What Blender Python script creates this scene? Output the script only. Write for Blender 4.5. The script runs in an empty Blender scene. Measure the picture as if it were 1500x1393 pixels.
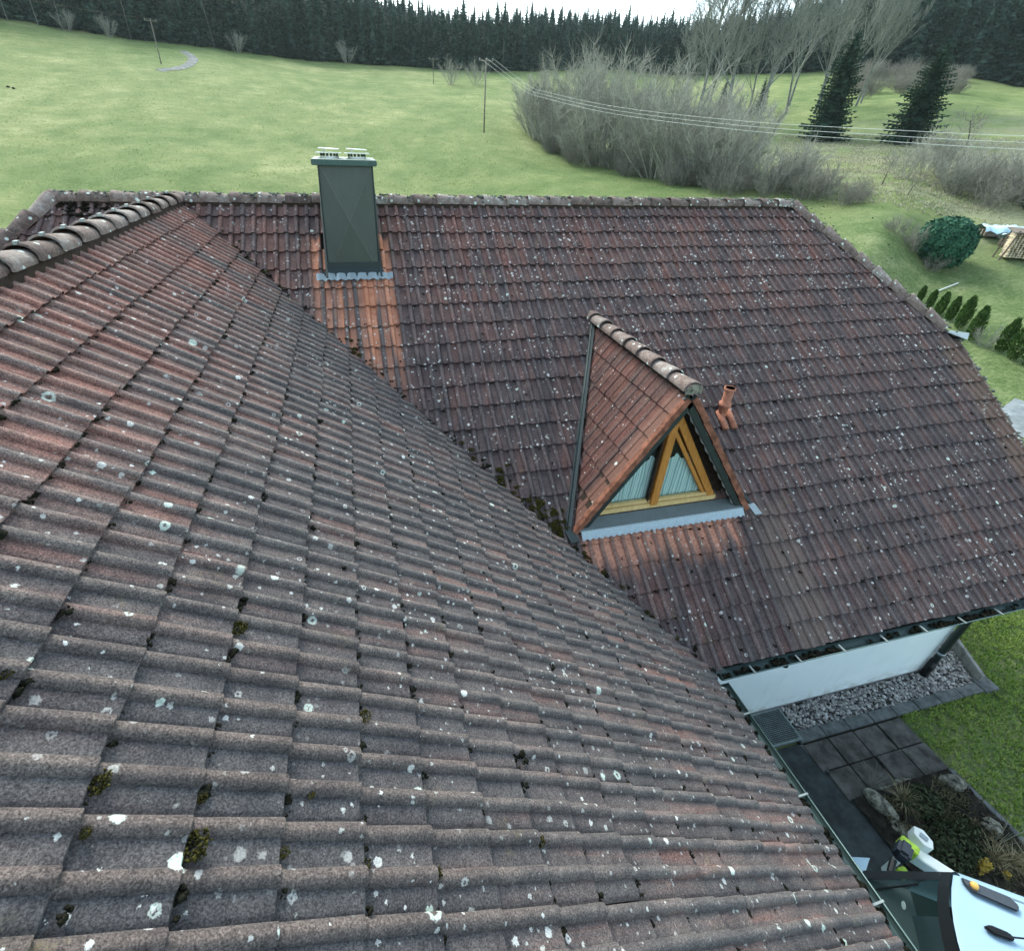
import bpy, bmesh, math, random
import numpy as np
from mathutils import Vector, Matrix

# ------------------------------------------------------------------ camera, sky, sun, exposure
scn = bpy.context.scene
COL = scn.collection
cam_d = bpy.data.cameras.new('camera')
cam = bpy.data.objects.new('camera', cam_d)
COL.objects.link(cam)
CR, CU, CF = Vector((0.971119, -0.236516, 0.032072)), Vector((0.098, 0.516, 0.851)), Vector((0.217939, 0.823205, -0.524217))
CF.normalize(); CR = (CR - CF * CR.dot(CF)).normalized(); CU = CR.cross(CF)
CAM = Vector((2.40237, -8.71001, 0.87290))
m = Matrix((( CR.x, CU.x, -CF.x, CAM.x), (CR.y, CU.y, -CF.y, CAM.y), (CR.z, CU.z, -CF.z, CAM.z), (0, 0, 0, 1)))
cam.matrix_world = m
cam_d.sensor_fit = 'HORIZONTAL'
cam_d.sensor_width = 36.0
cam_d.lens = 17.1663
cam_d.shift_x = 0.0294
cam_d.shift_y = -0.0347
cam_d.clip_start = 0.05
cam_d.clip_end = 6000
scn.camera = cam

SUN_EL, SUN_AZ = math.radians(40), math.radians(-14)      # azimuth from +Y towards +X
world = bpy.data.worlds.new('World')
scn.world = world
world.use_nodes = True
wt = world.node_tree
wt.nodes.clear()
sky = wt.nodes.new('ShaderNodeTexSky')
sky.sky_type = 'NISHITA'
sky.sun_disc = False
sky.sun_elevation = SUN_EL
sky.sun_rotation = SUN_AZ
sky.altitude = 600
sky.air_density = 1.0
sky.dust_density = 3.5
sky.ozone_density = 1.0
bg = wt.nodes.new('ShaderNodeBackground')
bg.inputs['Strength'].default_value = 0.15
wo = wt.nodes.new('ShaderNodeOutputWorld')
hsv = wt.nodes.new('ShaderNodeHueSaturation')          # thin overcast: the same sky, greyer
hsv.inputs['Saturation'].default_value = 0.55
tint = wt.nodes.new('ShaderNodeMix'); tint.data_type = 'RGBA'; tint.blend_type = 'MULTIPLY'; tint.inputs[0].default_value = 1.0
tint.inputs[7].default_value = (0.90, 1.02, 1.0, 1)
wt.links.new(sky.outputs['Color'], hsv.inputs['Color']); wt.links.new(hsv.outputs['Color'], tint.inputs[6])
wt.links.new(tint.outputs[2], bg.inputs['Color'])
wt.links.new(bg.outputs['Background'], wo.inputs['Surface'])
sun_d = bpy.data.lights.new('sun', 'SUN')
sun_d.energy = 1.1
sun_d.angle = math.radians(24)
sun_d.color = (1.0, 0.96, 0.88)
sun = bpy.data.objects.new('sun', sun_d)
COL.objects.link(sun)
sdir = Vector((math.sin(SUN_AZ) * math.cos(SUN_EL), math.cos(SUN_AZ) * math.cos(SUN_EL), math.sin(SUN_EL)))
sun.rotation_euler = (-sdir).to_track_quat('-Z', 'Y').to_euler()
sun.location = (0, 0, 40)
scn.view_settings.view_transform = 'Standard'
scn.view_settings.look = 'None'
scn.view_settings.exposure = 1.68
scn.view_settings.gamma = 1.0
scn.view_settings.use_curve_mapping = False
scn.cycles.max_bounces = 6
scn.cycles.diffuse_bounces = 3
scn.cycles.glossy_bounces = 3
scn.cycles.transparent_max_bounces = 8
scn.cycles.caustics_reflective = False
scn.cycles.caustics_refractive = False

rng = np.random.default_rng(7)
random.seed(7)
PITCH = math.radians(35.97)
CP, SP, TP = math.cos(PITCH), math.sin(PITCH), math.tan(PITCH)
GZ = -7.1

# ------------------------------------------------------------------ helpers
def tag(o, label=None, cat=None, group=None, kind=None):
    if label: o['label'] = label
    if cat: o['category'] = cat
    if group: o['group'] = group
    if kind: o['kind'] = kind
    return o

def empty(name, loc=(0, 0, 0), parent=None):
    o = bpy.data.objects.new(name, None)
    o.empty_display_size = 0.2
    o.location = loc
    COL.objects.link(o)
    if parent:
        o.parent = parent
        o.matrix_parent_inverse = parent.matrix_basis.inverted()
    return o

def link(name, mesh, parent=None, mat=None):
    o = bpy.data.objects.new(name, mesh)
    COL.objects.link(o)
    if mat is not None and not mesh.materials:
        mesh.materials.append(mat)
    if parent:
        o.parent = parent
        p = parent
        w = Matrix.Identity(4)
        chain = []
        while p:
            chain.append(p.matrix_basis if p.matrix_parent_inverse == Matrix.Identity(4) else p.matrix_parent_inverse @ p.matrix_basis)
            p = p.parent
        for c in reversed(chain): w = w @ c
        o.matrix_parent_inverse = w.inverted()
    return o

def mesh_np(name, v, f, smooth=False):
    """v (n,3), f (k,m) array or list of tuples"""
    me = bpy.data.meshes.new(name)
    v = np.asarray(v, dtype=np.float32)
    if isinstance(f, np.ndarray):
        k, mm = f.shape
        me.vertices.add(len(v)); me.vertices.foreach_set('co', v.ravel())
        me.loops.add(k * mm); me.loops.foreach_set('vertex_index', f.astype(np.int32).ravel())
        me.polygons.add(k)
        me.polygons.foreach_set('loop_start', np.arange(0, k * mm, mm, dtype=np.int32))
        me.polygons.foreach_set('loop_total', np.full(k, mm, dtype=np.int32))
        me.update(calc_edges=True)
    else:
        me.from_pydata(v.tolist(), [], f)
    if smooth:
        me.polygons.foreach_set('use_smooth', np.ones(len(me.polygons), dtype=bool))
    me.validate()
    return me

class MB:
    """collects boxes, prisms and tubes into one mesh"""
    def __init__(s): s.v = []; s.f = []
    def add(s, v, f):
        b = len(s.v); s.v += [tuple(p) for p in v]; s.f += [tuple(i + b for i in q) for q in f]; return s
    def box(s, lo, hi, M=None):
        (x0, y0, z0), (x1, y1, z1) = lo, hi
        v = [Vector(p) for p in ((x0,y0,z0),(x1,y0,z0),(x1,y1,z0),(x0,y1,z0),(x0,y0,z1),(x1,y0,z1),(x1,y1,z1),(x0,y1,z1))]
        if M is not None: v = [M @ p for p in v]
        return s.add(v, [(3,2,1,0),(4,5,6,7),(0,1,5,4),(1,2,6,5),(2,3,7,6),(3,0,4,7)])
    def hexa(s, p8):
        return s.add(p8, [(3,2,1,0),(4,5,6,7),(0,1,5,4),(1,2,6,5),(2,3,7,6),(3,0,4,7)])
    def prism(s, poly, d):
        """poly: 3-D points in a plane, extruded by vector d"""
        n = len(poly); d = Vector(d)
        v = [Vector(p) for p in poly] + [Vector(p) + d for p in poly]
        f = [tuple(range(n))[::-1], tuple(range(n, 2 * n))] + [(i, (i + 1) % n, n + (i + 1) % n, n + i) for i in range(n)]
        return s.add(v, f)
    def tube(s, pts, r, n=8, cap=True):
        pts = [Vector(p) for p in pts]
        rs = r if isinstance(r, (list, tuple)) else [r] * len(pts)
        v = []; up = Vector((0, 0, 1))
        for i, p in enumerate(pts):
            t = (pts[min(i + 1, len(pts) - 1)] - pts[max(i - 1, 0)]).normalized()
            a = t.cross(up) if abs(t.dot(up)) < .95 else t.cross(Vector((1, 0, 0)))
            a.normalize(); b = a.cross(t)
            for k in range(n):
                an = 2 * math.pi * k / n
                v.append(p + (a * math.cos(an) + b * math.sin(an)) * rs[i])
        f = []
        for i in range(len(pts) - 1):
            for k in range(n):
                k2 = (k + 1) % n
                f.append((i * n + k, i * n + k2, (i + 1) * n + k2, (i + 1) * n + k))
        if cap:
            f.append(tuple(range(n))); f.append(tuple(range((len(pts) - 1) * n, len(pts) * n))[::-1])
        return s.add(v, f)
    def mesh(s, name, smooth=False, bevel=0):
        me = bpy.data.meshes.new(name)
        me.from_pydata([tuple(p) for p in s.v], [], s.f)
        bm = bmesh.new(); bm.from_mesh(me)
        bmesh.ops.recalc_face_normals(bm, faces=bm.faces)
        if bevel:
            bmesh.ops.bevel(bm, geom=list(bm.edges), offset=bevel, segments=2, affect='EDGES', clamp_overlap=True)
        if smooth:
            for f in bm.faces: f.smooth = True
        bm.to_mesh(me); bm.free()
        return me
    def build(s, name, mat, parent=None, smooth=False, bevel=0):
        return link(name, s.mesh(name, smooth, bevel), parent, mat)

def ico(sub=1):
    bm = bmesh.new(); bmesh.ops.create_icosphere(bm, subdivisions=sub, radius=1)
    v = np.array([p.co[:] for p in bm.verts]); f = np.array([[q.index for q in p.verts] for p in bm.faces]); bm.free()
    return v, f
ICO1, ICO2, ICO3 = ico(1), ico(2), ico(3)

def lumps(pos, size, base=ICO1, rough=.25, flat=.7, seed=1, normal=None, stretch=.3):
    """many uneven lumps joined in one array"""
    r = np.random.default_rng(seed)
    bv, bf = base; n = len(pos); nv = len(bv)
    pos = np.asarray(pos, float); size = np.broadcast_to(np.asarray(size, float), (n,))
    v = np.repeat(bv[None], n, 0) * (1 + rough * r.normal(size=(n, nv, 1)).clip(-1.5, 1.5))
    sc = 1 + stretch * r.uniform(-1, 1, size=(n, 1, 3)); sc[:, :, 2] *= flat
    v = v * sc
    a = r.uniform(0, 6.283, n); c, s_ = np.cos(a), np.sin(a)
    x = v[:, :, 0] * c[:, None] - v[:, :, 1] * s_[:, None]; y = v[:, :, 0] * s_[:, None] + v[:, :, 1] * c[:, None]
    v = np.stack([x, y, v[:, :, 2]], -1) * size[:, None, None]
    if normal is not None:
        nn = Vector(normal).normalized(); q = Vector((0, 0, 1)).rotation_difference(nn).to_matrix()
        v = v @ np.array(q).T
    v = v + pos[:, None, :]
    f = bf[None] + (np.arange(n) * nv)[:, None, None]
    return v.reshape(-1, 3), f.reshape(-1, 3)

# ------------------------------------------------------------------ materials
class NT:
    def __init__(s, name, rough=.8, spec=.3):
        s.m = bpy.data.materials.new(name); s.m.use_nodes = True
        s.t = s.m.node_tree; s.t.nodes.clear()
        s.out = s.n('ShaderNodeOutputMaterial'); s.b = s.n('ShaderNodeBsdfPrincipled')
        s.b.inputs['Roughness'].default_value = rough
        s.b.inputs['Specular IOR Level'].default_value = spec
        s.l(s.b.outputs[0], s.out.inputs['Surface'])
    def n(s, ty, **kw):
        x = s.t.nodes.new(ty)
        for k, v in kw.items(): setattr(x, k, v)
        return x
    def l(s, a, b): s.t.links.new(a, b)
    def val(s, x, sock):
        if isinstance(x, (int, float, tuple, list)): sock.default_value = x if not isinstance(x, (tuple, list)) or len(x) != 3 or sock.type != 'RGBA' else (*x, 1)
        else: s.l(x, sock)
    def math(s, op, a, b=0.0, c=None, clamp=False):
        x = s.n('ShaderNodeMath', operation=op); x.use_clamp = clamp
        s.val(a, x.inputs[0]); s.val(b, x.inputs[1])
        if c is not None: s.val(c, x.inputs[2])
        return x.outputs[0]
    def pos(s):
        return s.n('ShaderNodeNewGeometry').outputs['Position']
    def mapping(s, vec, scale=(1, 1, 1), rot=(0, 0, 0), loc=(0, 0, 0)):
        x = s.n('ShaderNodeMapping'); s.l(vec, x.inputs['Vector'])
        x.inputs['Scale'].default_value = scale; x.inputs['Rotation'].default_value = rot; x.inputs['Location'].default_value = loc
        return x.outputs[0]
    def noise(s, vec, scale, detail=3, rough=.55, dist=0.0, out='Fac'):
        x = s.n('ShaderNodeTexNoise'); s.l(vec, x.inputs['Vector'])
        x.inputs['Scale'].default_value = scale; x.inputs['Detail'].default_value = detail
        x.inputs['Roughness'].default_value = rough; x.inputs['Distortion'].default_value = dist
        return x.outputs[out]
    def vor(s, vec, scale, out='Distance', feature='F1', rnd=1.0):
        x = s.n('ShaderNodeTexVoronoi', feature=feature); s.l(vec, x.inputs['Vector'])
        x.inputs['Scale'].default_value = scale; x.inputs['Randomness'].default_value = rnd
        return x.outputs[out] if isinstance(out, str) else [x.outputs[o] for o in out]
    def rng_(s, x, a, b, c=0.0, d=1.0, smooth=True):
        r = s.n('ShaderNodeMapRange'); r.interpolation_type = 'SMOOTHSTEP' if smooth else 'LINEAR'
        s.val(x, r.inputs[0]); r.inputs[1].default_value = a; r.inputs[2].default_value = b
        s.val(c, r.inputs[3]); s.val(d, r.inputs[4]); return r.outputs[0]
    def mix(s, f, a, b, mode='MIX'):
        x = s.n('ShaderNodeMix', data_type='RGBA', blend_type=mode)
        s.val(f, x.inputs[0]); s.val(a, x.inputs[6]); s.val(b, x.inputs[7]); return x.outputs[2]
    def ramp(s, f, stops):
        x = s.n('ShaderNodeValToRGB'); e = x.color_ramp.elements
        while len(e) < len(stops): e.new(.5)
        for q, (p, c) in zip(e, stops): q.position = p; q.color = (*c, 1)
        s.l(f, x.inputs[0]); return x.outputs[0]
    def bump(s, h, strength=.3, dist=.01):
        x = s.n('ShaderNodeBump'); x.inputs['Strength'].default_value = strength; x.inputs['Distance'].default_value = dist
        s.l(h, x.inputs['Height']); s.l(x.outputs[0], s.b.inputs['Normal'])
    def rand(s):
        a = s.n('ShaderNodeObjectInfo').outputs['Random']; b = s.n('ShaderNodeNewGeometry').outputs['Random Per Island']
        return s.math('FRACT', s.math('ADD', a, b))
    def col(s, c): s.val(c, s.b.inputs['Base Color'])

def plain(name, c, rough=.7, var=.25, scale=8, spec=.3, metal=0.0, bump=0.0, bscale=60):
    t = NT(name, rough, spec); p = t.pos()
    n = t.rng_(t.noise(p, scale, 6, .65), .28, .72)
    t.col(t.mix(1.0, c, t.mix(n, (1 - var,) * 3, (1 + var,) * 3), 'MULTIPLY'))
    t.b.inputs['Metallic'].default_value = metal
    if bump: t.bump(t.noise(p, bscale, 4), bump)
    return t.m

def tile_material(name, kind):
    t = NT(name, .88, .25); p = t.pos()
    xyz = t.n('ShaderNodeSeparateXYZ'); t.l(p, xyz.inputs[0]); X, Y, Z = xyz.outputs
    rnd = t.rand()
    r2 = t.math('FRACT', t.math('MULTIPLY', rnd, 7.31))
    # tone: slate grey <-> red brown, per tile and in long weather streaks down the slope
    if kind == 'main':
        st = t.mapping(p, (3.2, .55, .55))
        depth = t.rng_(Z, -2.6, -.15, 0, 1)
        bias = t.math('MULTIPLY_ADD', depth, .16, -.08)
    elif kind == 'dormer':
        st = t.mapping(p, (.6, 4.0, .6)); bias = .10
    else:
        st = t.mapping(p, (.55, 5.5, .55))
        a = t.rng_(X, 2.2, .2, 0, 1); b = t.rng_(Y, -8.2, -5.2, 0, 1)
        bias = t.math('MULTIPLY_ADD', t.math('MULTIPLY', a, b), .30, -.10)
    tone = t.math('ADD', t.noise(st, 1.6, 5, .62), bias)
    tone = t.math('ADD', tone, t.math('MULTIPLY_ADD', rnd, .15, -.075))
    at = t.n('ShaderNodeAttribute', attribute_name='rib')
    rib_ = t.math('MAXIMUM', at.outputs['Fac'], 0.0); lip_shade = t.math('MULTIPLY', t.math('MINIMUM', at.outputs['Fac'], 0.0), -1.0)
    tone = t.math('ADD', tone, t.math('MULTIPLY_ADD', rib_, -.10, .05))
    if kind == 'main':
        base = t.ramp(tone, [(.34, (.090, .076, .078)), (.51, (.120, .088, .085)), (.66, (.152, .092, .083)), (.86, (.196, .094, .077))])
    elif kind == 'dormer':
        base = t.ramp(tone, [(.32, (.080, .064, .061)), (.52, (.102, .062, .055)), (.72, (.128, .058, .048)), (.9, (.165, .068, .052))])
    else:
        base = t.ramp(tone, [(.36, (.106, .098, .097)), (.49, (.140, .116, .110)), (.60, (.180, .120, .107)), (.80, (.235, .118, .097))])
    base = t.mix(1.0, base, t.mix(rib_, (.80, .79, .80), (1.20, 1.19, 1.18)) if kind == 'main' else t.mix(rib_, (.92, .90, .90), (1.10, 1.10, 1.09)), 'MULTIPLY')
    if kind == 'wing':      # tiles nearest the camera turn slate grey in the pans, brown on the rolls
        nb = t.math('MULTIPLY', t.rng_(Y, -6.1, -7.6), t.rng_(X, 4.2, 1.8))
        nb = t.math('MULTIPLY', nb, t.math('MULTIPLY_ADD', t.noise(p, 1.7, 3), .9, .45, clamp=True))
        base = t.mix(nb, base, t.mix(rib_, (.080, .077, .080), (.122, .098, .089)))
    # fine algae mottling and sandy grain
    mot = t.noise(p, 30, 6, .72)
    base = t.mix(1.0, base, t.ramp(mot, [(.30, (.70, .70, .71)), (.50, (1, 1, 1)), (.70, (1.26, 1.25, 1.23))]), 'MULTIPLY')
    fine = t.noise(p, 120, 4, .85)
    base = t.mix(1.0, base, t.ramp(fine, [(.34, (.30, .30, .31)), (.5, (1, 1, 1)), (.64, (1.85, 1.84, 1.80))]), 'MULTIPLY')
    base = t.mix(t.math('MULTIPLY', r2, .35), base, t.mix(1.0, base, (.76, .76, .78), 'MULTIPLY'))
    blot = t.noise(p, 4.3, 5, .65)
    base = t.mix(1.0, base, t.ramp(blot, [(.3, (.66, .66, .69)), (.6, (1.12, 1.10, 1.08))]), 'MULTIPLY')
    # yellow-green smudges, sparse
    yl = t.math('MULTIPLY', t.rng_(t.noise(t.mapping(p, loc=(9, 4, 2)), 3.1, 3), .62, .74), t.rng_(mot, .45, .65))
    base = t.mix(t.math('MULTIPLY', yl, .5), base, (.15, .125, .06))
    # stained zones
    if kind == 'main':
        s1 = t.math('MULTIPLY', t.rng_(t.math('ADD', X, t.math('MULTIPLY_ADD', mot, .16, -.08)), 1.74, 1.90), t.rng_(t.math('ADD', X, t.math('MULTIPLY_ADD', mot, .24, -.12)), 3.04, 2.80))
        s1 = t.math('MULTIPLY', s1, t.rng_(t.math('ADD', Y, t.math('MULTIPLY', t.noise(t.mapping(p, (6, 0, 0)), 1.0, 2), .5)), -.30, -.42))
        s1 = t.math('MULTIPLY', s1, t.rng_(Y, -3.3, -2.2))
        rib = t.noise(t.mapping(p, (6.66, .35, .35)), 1.0, 3, .5)
        dk = t.math('MULTIPLY', t.rng_(t.math('ADD', rib, t.rng_(Y, -1.0, -2.8, -.06, .16, False)), .41, .54), t.rng_(rib_, .0, .5, .45, 1))
        org = t.mix(dk, t.ramp(t.noise(p, 5.0, 4), [(.3, (.46, .18, .10)), (.7, (.64, .29, .18))]), (.13, .105, .10))
        base = t.mix(s1, base, t.mix(t.rng_(mot, .25, .6), t.mix(1.0, org, (.75, .75, .75), 'MULTIPLY'), org))
        # washed streaks below the dormer apron
        s2 = t.math('MULTIPLY', t.rng_(X, 4.78, 4.9), t.rng_(X, 7.15, 6.95))
        wob = t.math('MULTIPLY', t.noise(t.mapping(p, (6.66, .2, .2)), 1.0, 2), .55)
        s2 = t.math('MULTIPLY', s2, t.math('MULTIPLY', t.math('MULTIPLY', t.rng_(t.math('SUBTRACT', Y, wob), -5.36, -5.02), t.rng_(Y, -4.3, -4.5)), t.rng_(rib_, .1, .8, 1, .35)))
        base = t.mix(s2, base, t.mix(t.rng_(mot, .3, .6), (.30, .14, .10), (.58, .28, .19)))
        s3 = t.math('MULTIPLY', t.rng_(X, 7.15, 7.3), t.rng_(X, 7.95, 7.8))
        s3 = t.math('MULTIPLY', s3, t.rng_(Y, -4.5, -4.65))
        base = t.mix(t.math('MULTIPLY', s3, .38), base, t.mix(mot, (.10, .088, .078), (.22, .165, .135)))
        s4 = t.math('MULTIPLY', t.rng_(X, 12.20, 12.3), t.rng_(Y, -2.5, -2.75))
        base = t.mix(t.math('MULTIPLY', s4, .50), base, t.mix(mot, (.10, .07, .055), (.28, .165, .115)))
    if kind == 'dormer':
        e = t.rng_(Y, -4.22, -4.36)
        base = t.mix(t.math('MULTIPLY', e, .7), base, t.mix(mot, (.14, .07, .055), (.29, .15, .105)))
    # lichens: pale rings and dots at three sizes
    wobble = t.mix(.03, p, t.noise(p, 75, 3, .7, out='Color'), 'ADD')
    def spots(scale, keep, rmin, rmax, ring):
        d, c = t.vor(wobble, scale, ('Distance', 'Color'))
        s_ = t.n('ShaderNodeSeparateColor'); t.l(c, s_.inputs[0]); cr, cg, cb = s_.outputs
        rad = t.math('MULTIPLY_ADD', cg, rmax - rmin, rmin)
        q = t.math('DIVIDE', d, rad)
        on = t.math('GREATER_THAN', cr, keep)
        disc = t.math('MULTIPLY', t.rng_(q, 1.0, .80), t.math('MULTIPLY_ADD', cb, .4, .6))
        if ring:
            hole = t.math('MULTIPLY', t.rng_(q, .35, .55), 1.0)
            hole = t.math('MAXIMUM', hole, t.math('GREATER_THAN', cb, .55))
            disc = t.math('MULTIPLY', disc, hole)
        return t.math('MULTIPLY', disc, on)
    dens = t.noise(t.mapping(p, loc=(3, 7, 1)), .9, 3)
    if kind == 'wing':
        big = spots(6.0, .76, .10, .23, True); mid = spots(11.0, .68, .10, .27, True); sm = spots(27.0, .80, .12, .38, False)
    elif kind == 'main':
        big = spots(6.5, .86, .09, .21, True); mid = spots(12.5, .66, .12, .31, True); sm = spots(22.0, .80, .16, .46, False)
        hi = t.rng_(Z, -2.4, -.3, .25, 1)
        sm = t.math('MULTIPLY', sm, t.math('GREATER_THAN', t.math('ADD', t.math('MULTIPLY', hi, .45), dens), .62))
    else:
        big = spots(7.0, .94, .1, .2, True); mid = spots(13.0, .88, .12, .28, False); sm = spots(28.0, .88, .15, .36, False)
    clus = t.rng_(t.noise(t.mapping(p, loc=(1, 2, 8)), 2.2, 3, .6), .40, .60, .0, 1.0)
    mid = t.math('MULTIPLY', mid, t.math('MULTIPLY_ADD', clus, .7, .4, clamp=True))
    sm = t.math('MULTIPLY', sm, t.math('MULTIPLY_ADD', clus, .85, .15))
    lic = t.math('MAXIMUM', t.math('MAXIMUM', big, mid), sm)
    lcol = t.mix(t.rng_(big, .3, .7), t.mix(t.rng_(fine, .30, .60), (.36, .36, .34), (.80, .81, .77)), t.mix(t.rng_(fine, .30, .60), (.36, .46, .38), (.72, .82, .73)))
    base = t.mix(t.math('MULTIPLY', lic, .92), base, lcol)
    base = t.mix(lip_shade, base, t.mix(1.0, base, (.22, .20, .20), 'MULTIPLY'))  # lip colour darkened to imitate shade along the course joints
    t.col(base)
    h = t.math('ADD', t.math('MULTIPLY', fine, .5), t.math('ADD', t.math('MULTIPLY', mot, .8), t.math('MULTIPLY', lic, .35)))
    t.bump(h, .32, .004)
    return t.m

M = {}
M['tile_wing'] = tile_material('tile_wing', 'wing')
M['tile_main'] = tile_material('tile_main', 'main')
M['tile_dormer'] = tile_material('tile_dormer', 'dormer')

def ridge_material():
    t = NT('ridge_tile', .9, .2); p = t.pos(); rnd = t.rand()
    n = t.noise(p, 9, 6, .7); f = t.noise(p, 60, 5, .7)
    c = t.ramp(t.math('ADD', t.math('MULTIPLY', n, .75), t.math('MULTIPLY', rnd, .25)), [(.3, (.085, .066, .060)), (.48, (.19, .138, .118)), (.62, (.28, .235, .21)), (.75, (.42, .41, .38))])
    c = t.mix(1.0, c, t.ramp(f, [(.3, (.5, .5, .5)), (.5, (1, 1, 1)), (.7, (1.35, 1.35, 1.3))]), 'MULTIPLY')
    d, cc = t.vor(p, 14, ('Distance', 'Color')); s_ = t.n('ShaderNodeSeparateColor'); t.l(cc, s_.inputs[0])
    on = t.math('MULTIPLY', t.math('GREATER_THAN', s_.outputs[0], .72), t.rng_(d, .34, .24))
    c = t.mix(on, c, (.58, .66, .60)); t.col(c); t.bump(t.math('ADD', n, f), .5, .01); return t.m
M['ridge'] = ridge_material()
M['deck'] = plain('roof_battens', (.02, .018, .018), .95)
M['moss'] = plain('moss', (.060, .056, .016), 1.0, .8, 60, .05, bump=.8, bscale=150)
M['dark_moss'] = plain('dark_moss', (.016, .016, .011), 1.0, .5, 60, .05, bump=.8, bscale=150)
M['crust'] = plain('lichen_crust', (.17, .18, .15), 1.0, .85, 30, .05, bump=.9, bscale=90)
def render_wall():
    t = NT('white_render', .9, .15); p = t.pos()
    n = t.noise(p, 2.0, 5); g = t.noise(p, 140, 3, .7)
    xyz = t.n('ShaderNodeSeparateXYZ'); t.l(p, xyz.inputs[0])
    splash = t.math('MULTIPLY', t.rng_(xyz.outputs[2], GZ + .42, GZ + .02), t.rng_(t.noise(p, 6, 4, .7), .38, .66))
    runs = t.math('MULTIPLY', t.rng_(t.noise(t.mapping(p, (9, 9, .5)), 1.0, 4, .6), .55, .75), .16)
    c = t.mix(1.0, (.80, .88, .90), t.mix(n, (.88, .90, .92), (1.05, 1.03, 1.02)), 'MULTIPLY')
    t.col(t.mix(runs, t.mix(t.math('MULTIPLY', splash, .55), c, (.34, .33, .27)), (.40, .45, .43))); t.bump(g, .35, .004); return t.m
M['wall'] = render_wall()
M['brown_wood'] = plain('dark_brown_wood', (.035, .022, .014), .7, .4, 20)
def wood(name, a, b, rough=.45):
    t = NT(name, rough, .4); p = t.pos()
    n = t.noise(t.mapping(p, (40, 40, 5)), 1.0, 4, .6, 1.2)
    t.col(t.ramp(n, [(.3, a), (.7, b)])); return t.m
M['golden_wood'] = wood('golden_wood', (.36, .135, .022), (.60, .27, .055))
M['pale_wood'] = wood('pale_golden_wood', (.56, .38, .14), (.76, .58, .30))
def metal(name, c, rough=.5, met=.0, var=.35, streak=(1, 1, 1)):
    t = NT(name, rough, .5); p = t.pos()
    n = t.noise(t.mapping(p, streak), 7, 5, .65); f = t.noise(p, 45, 4, .6)
    t.col(t.mix(1.0, c, t.mix(t.math('MULTIPLY_ADD', n, .7, t.math('MULTIPLY', f, .3)), (1 - var,) * 3, (1 + var,) * 3), 'MULTIPLY'))
    t.b.inputs['Metallic'].default_value = met
    t.b.inputs['Roughness'].default_value = rough
    t.bump(n, .08, .01); return t.m
M['clad'] = metal('grey_green_metal', (.074, .094, .078), .55, .2, .3, (1, 1, .4))
M['clad_edge'] = metal('lightened_metal_crease', (.13, .15, .13), .5, .2, .3)  # fold lines lightened in colour, since flat light leaves the creases unseen
M['verdigris'] = metal('verdigris_copper', (.060, .115, .100), .6, .2, .7, (6, 6, 1))
M['zinc'] = metal('zinc_sheet', (.30, .36, .38), .38, .7, .4)
M['apron'] = metal('dull_grey_apron', (.13, .16, .16), .45, .4, .4)
M['lead'] = metal('crimped_lead', (.34, .42, .46), .42, .35, 1.0, (30, 8, 8))
M['steel'] = metal('bright_steel', (.72, .74, .72), .3, .5, .25)
M['gutter'] = metal('dark_copper_gutter', (.045, .075, .072), .45, .4, .5)
M['gutter_lip'] = metal('highlit_gutter_lip', (.10, .16, .155), .4, .4, .5)  # highlight on the outer lip put into a lighter metal colour
M['bracket'] = plain('pale_bracket', (.28, .32, .31), .5)
M['downpipe'] = metal('dark_green_downpipe', (.035, .048, .044), .4, .3, .3)
M['flash'] = metal('dark_teal_flashing', (.028, .042, .043), .5, .4, .4)
M['terracotta'] = plain('terracotta', (.235, .098, .062), .85, .5, 9, .2, bump=.3, bscale=90)
M['clay'] = plain('clay_pipe', (.40, .17, .11), .8, .3, 14, .2, bump=.2, bscale=90)
M['concrete'] = plain('grey_concrete', (.20, .20, .19), .9, .45, 6, .2, bump=.4, bscale=80)
M['slab'] = plain('dark_paving', (.074, .071, .065), .85, .6, 5, .3, bump=.4, bscale=90)
M['kerb'] = plain('grey_kerb_stone', (.115, .125, .125), .9, .4, 7, .2, bump=.4, bscale=90)
M['asphalt'] = plain('asphalt_path', (.034, .043, .044), .85, .45, 5, .3, bump=.5, bscale=160)
M['soil'] = plain('garden_soil', (.028, .025, .020), 1.0, .6, 9, .1, bump=1.0, bscale=25)
M['rock'] = plain('garden_rock', (.19, .185, .15), .95, .85, 14, .15, bump=.9, bscale=45)
M['black'] = plain('black_plastic', (.008, .009, .010), .35, .1)
M['galv'] = plain('galvanised_grating', (.22, .26, .26), .45, .2, 8, metal=.5)
M['van'] = plain('pale_blue_white_paint', (.34, .50, .62), .16, .03, 2, .5)
M['smoke'] = plain('smoked_lens', (.035, .042, .052), .12, .1, 4, .6)
M['amber'] = plain('amber_bulb', (.85, .48, .12), .3, .1)
M['lime'] = plain('lime_green_paint', (.42, .62, .06), .4, .25, 30)
M['white_metal'] = plain('white_metal', (.75, .80, .78), .4, .06)
M['pole_wood'] = plain('weathered_pole', (.22, .20, .16), .9, .3, 4)
M['wire'] = plain('pale_wire', (.55, .60, .58), .5, .05)
M['tarp'] = plain('pale_blue_tarp', (.42, .58, .64), .55, .35, 1.5, .3)
M['log'] = plain('split_log', (.56, .47, .33), .9, .6, 6)
M['timber'] = plain('grey_timber', (.17, .14, .11), .9, .35, 6)

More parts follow.
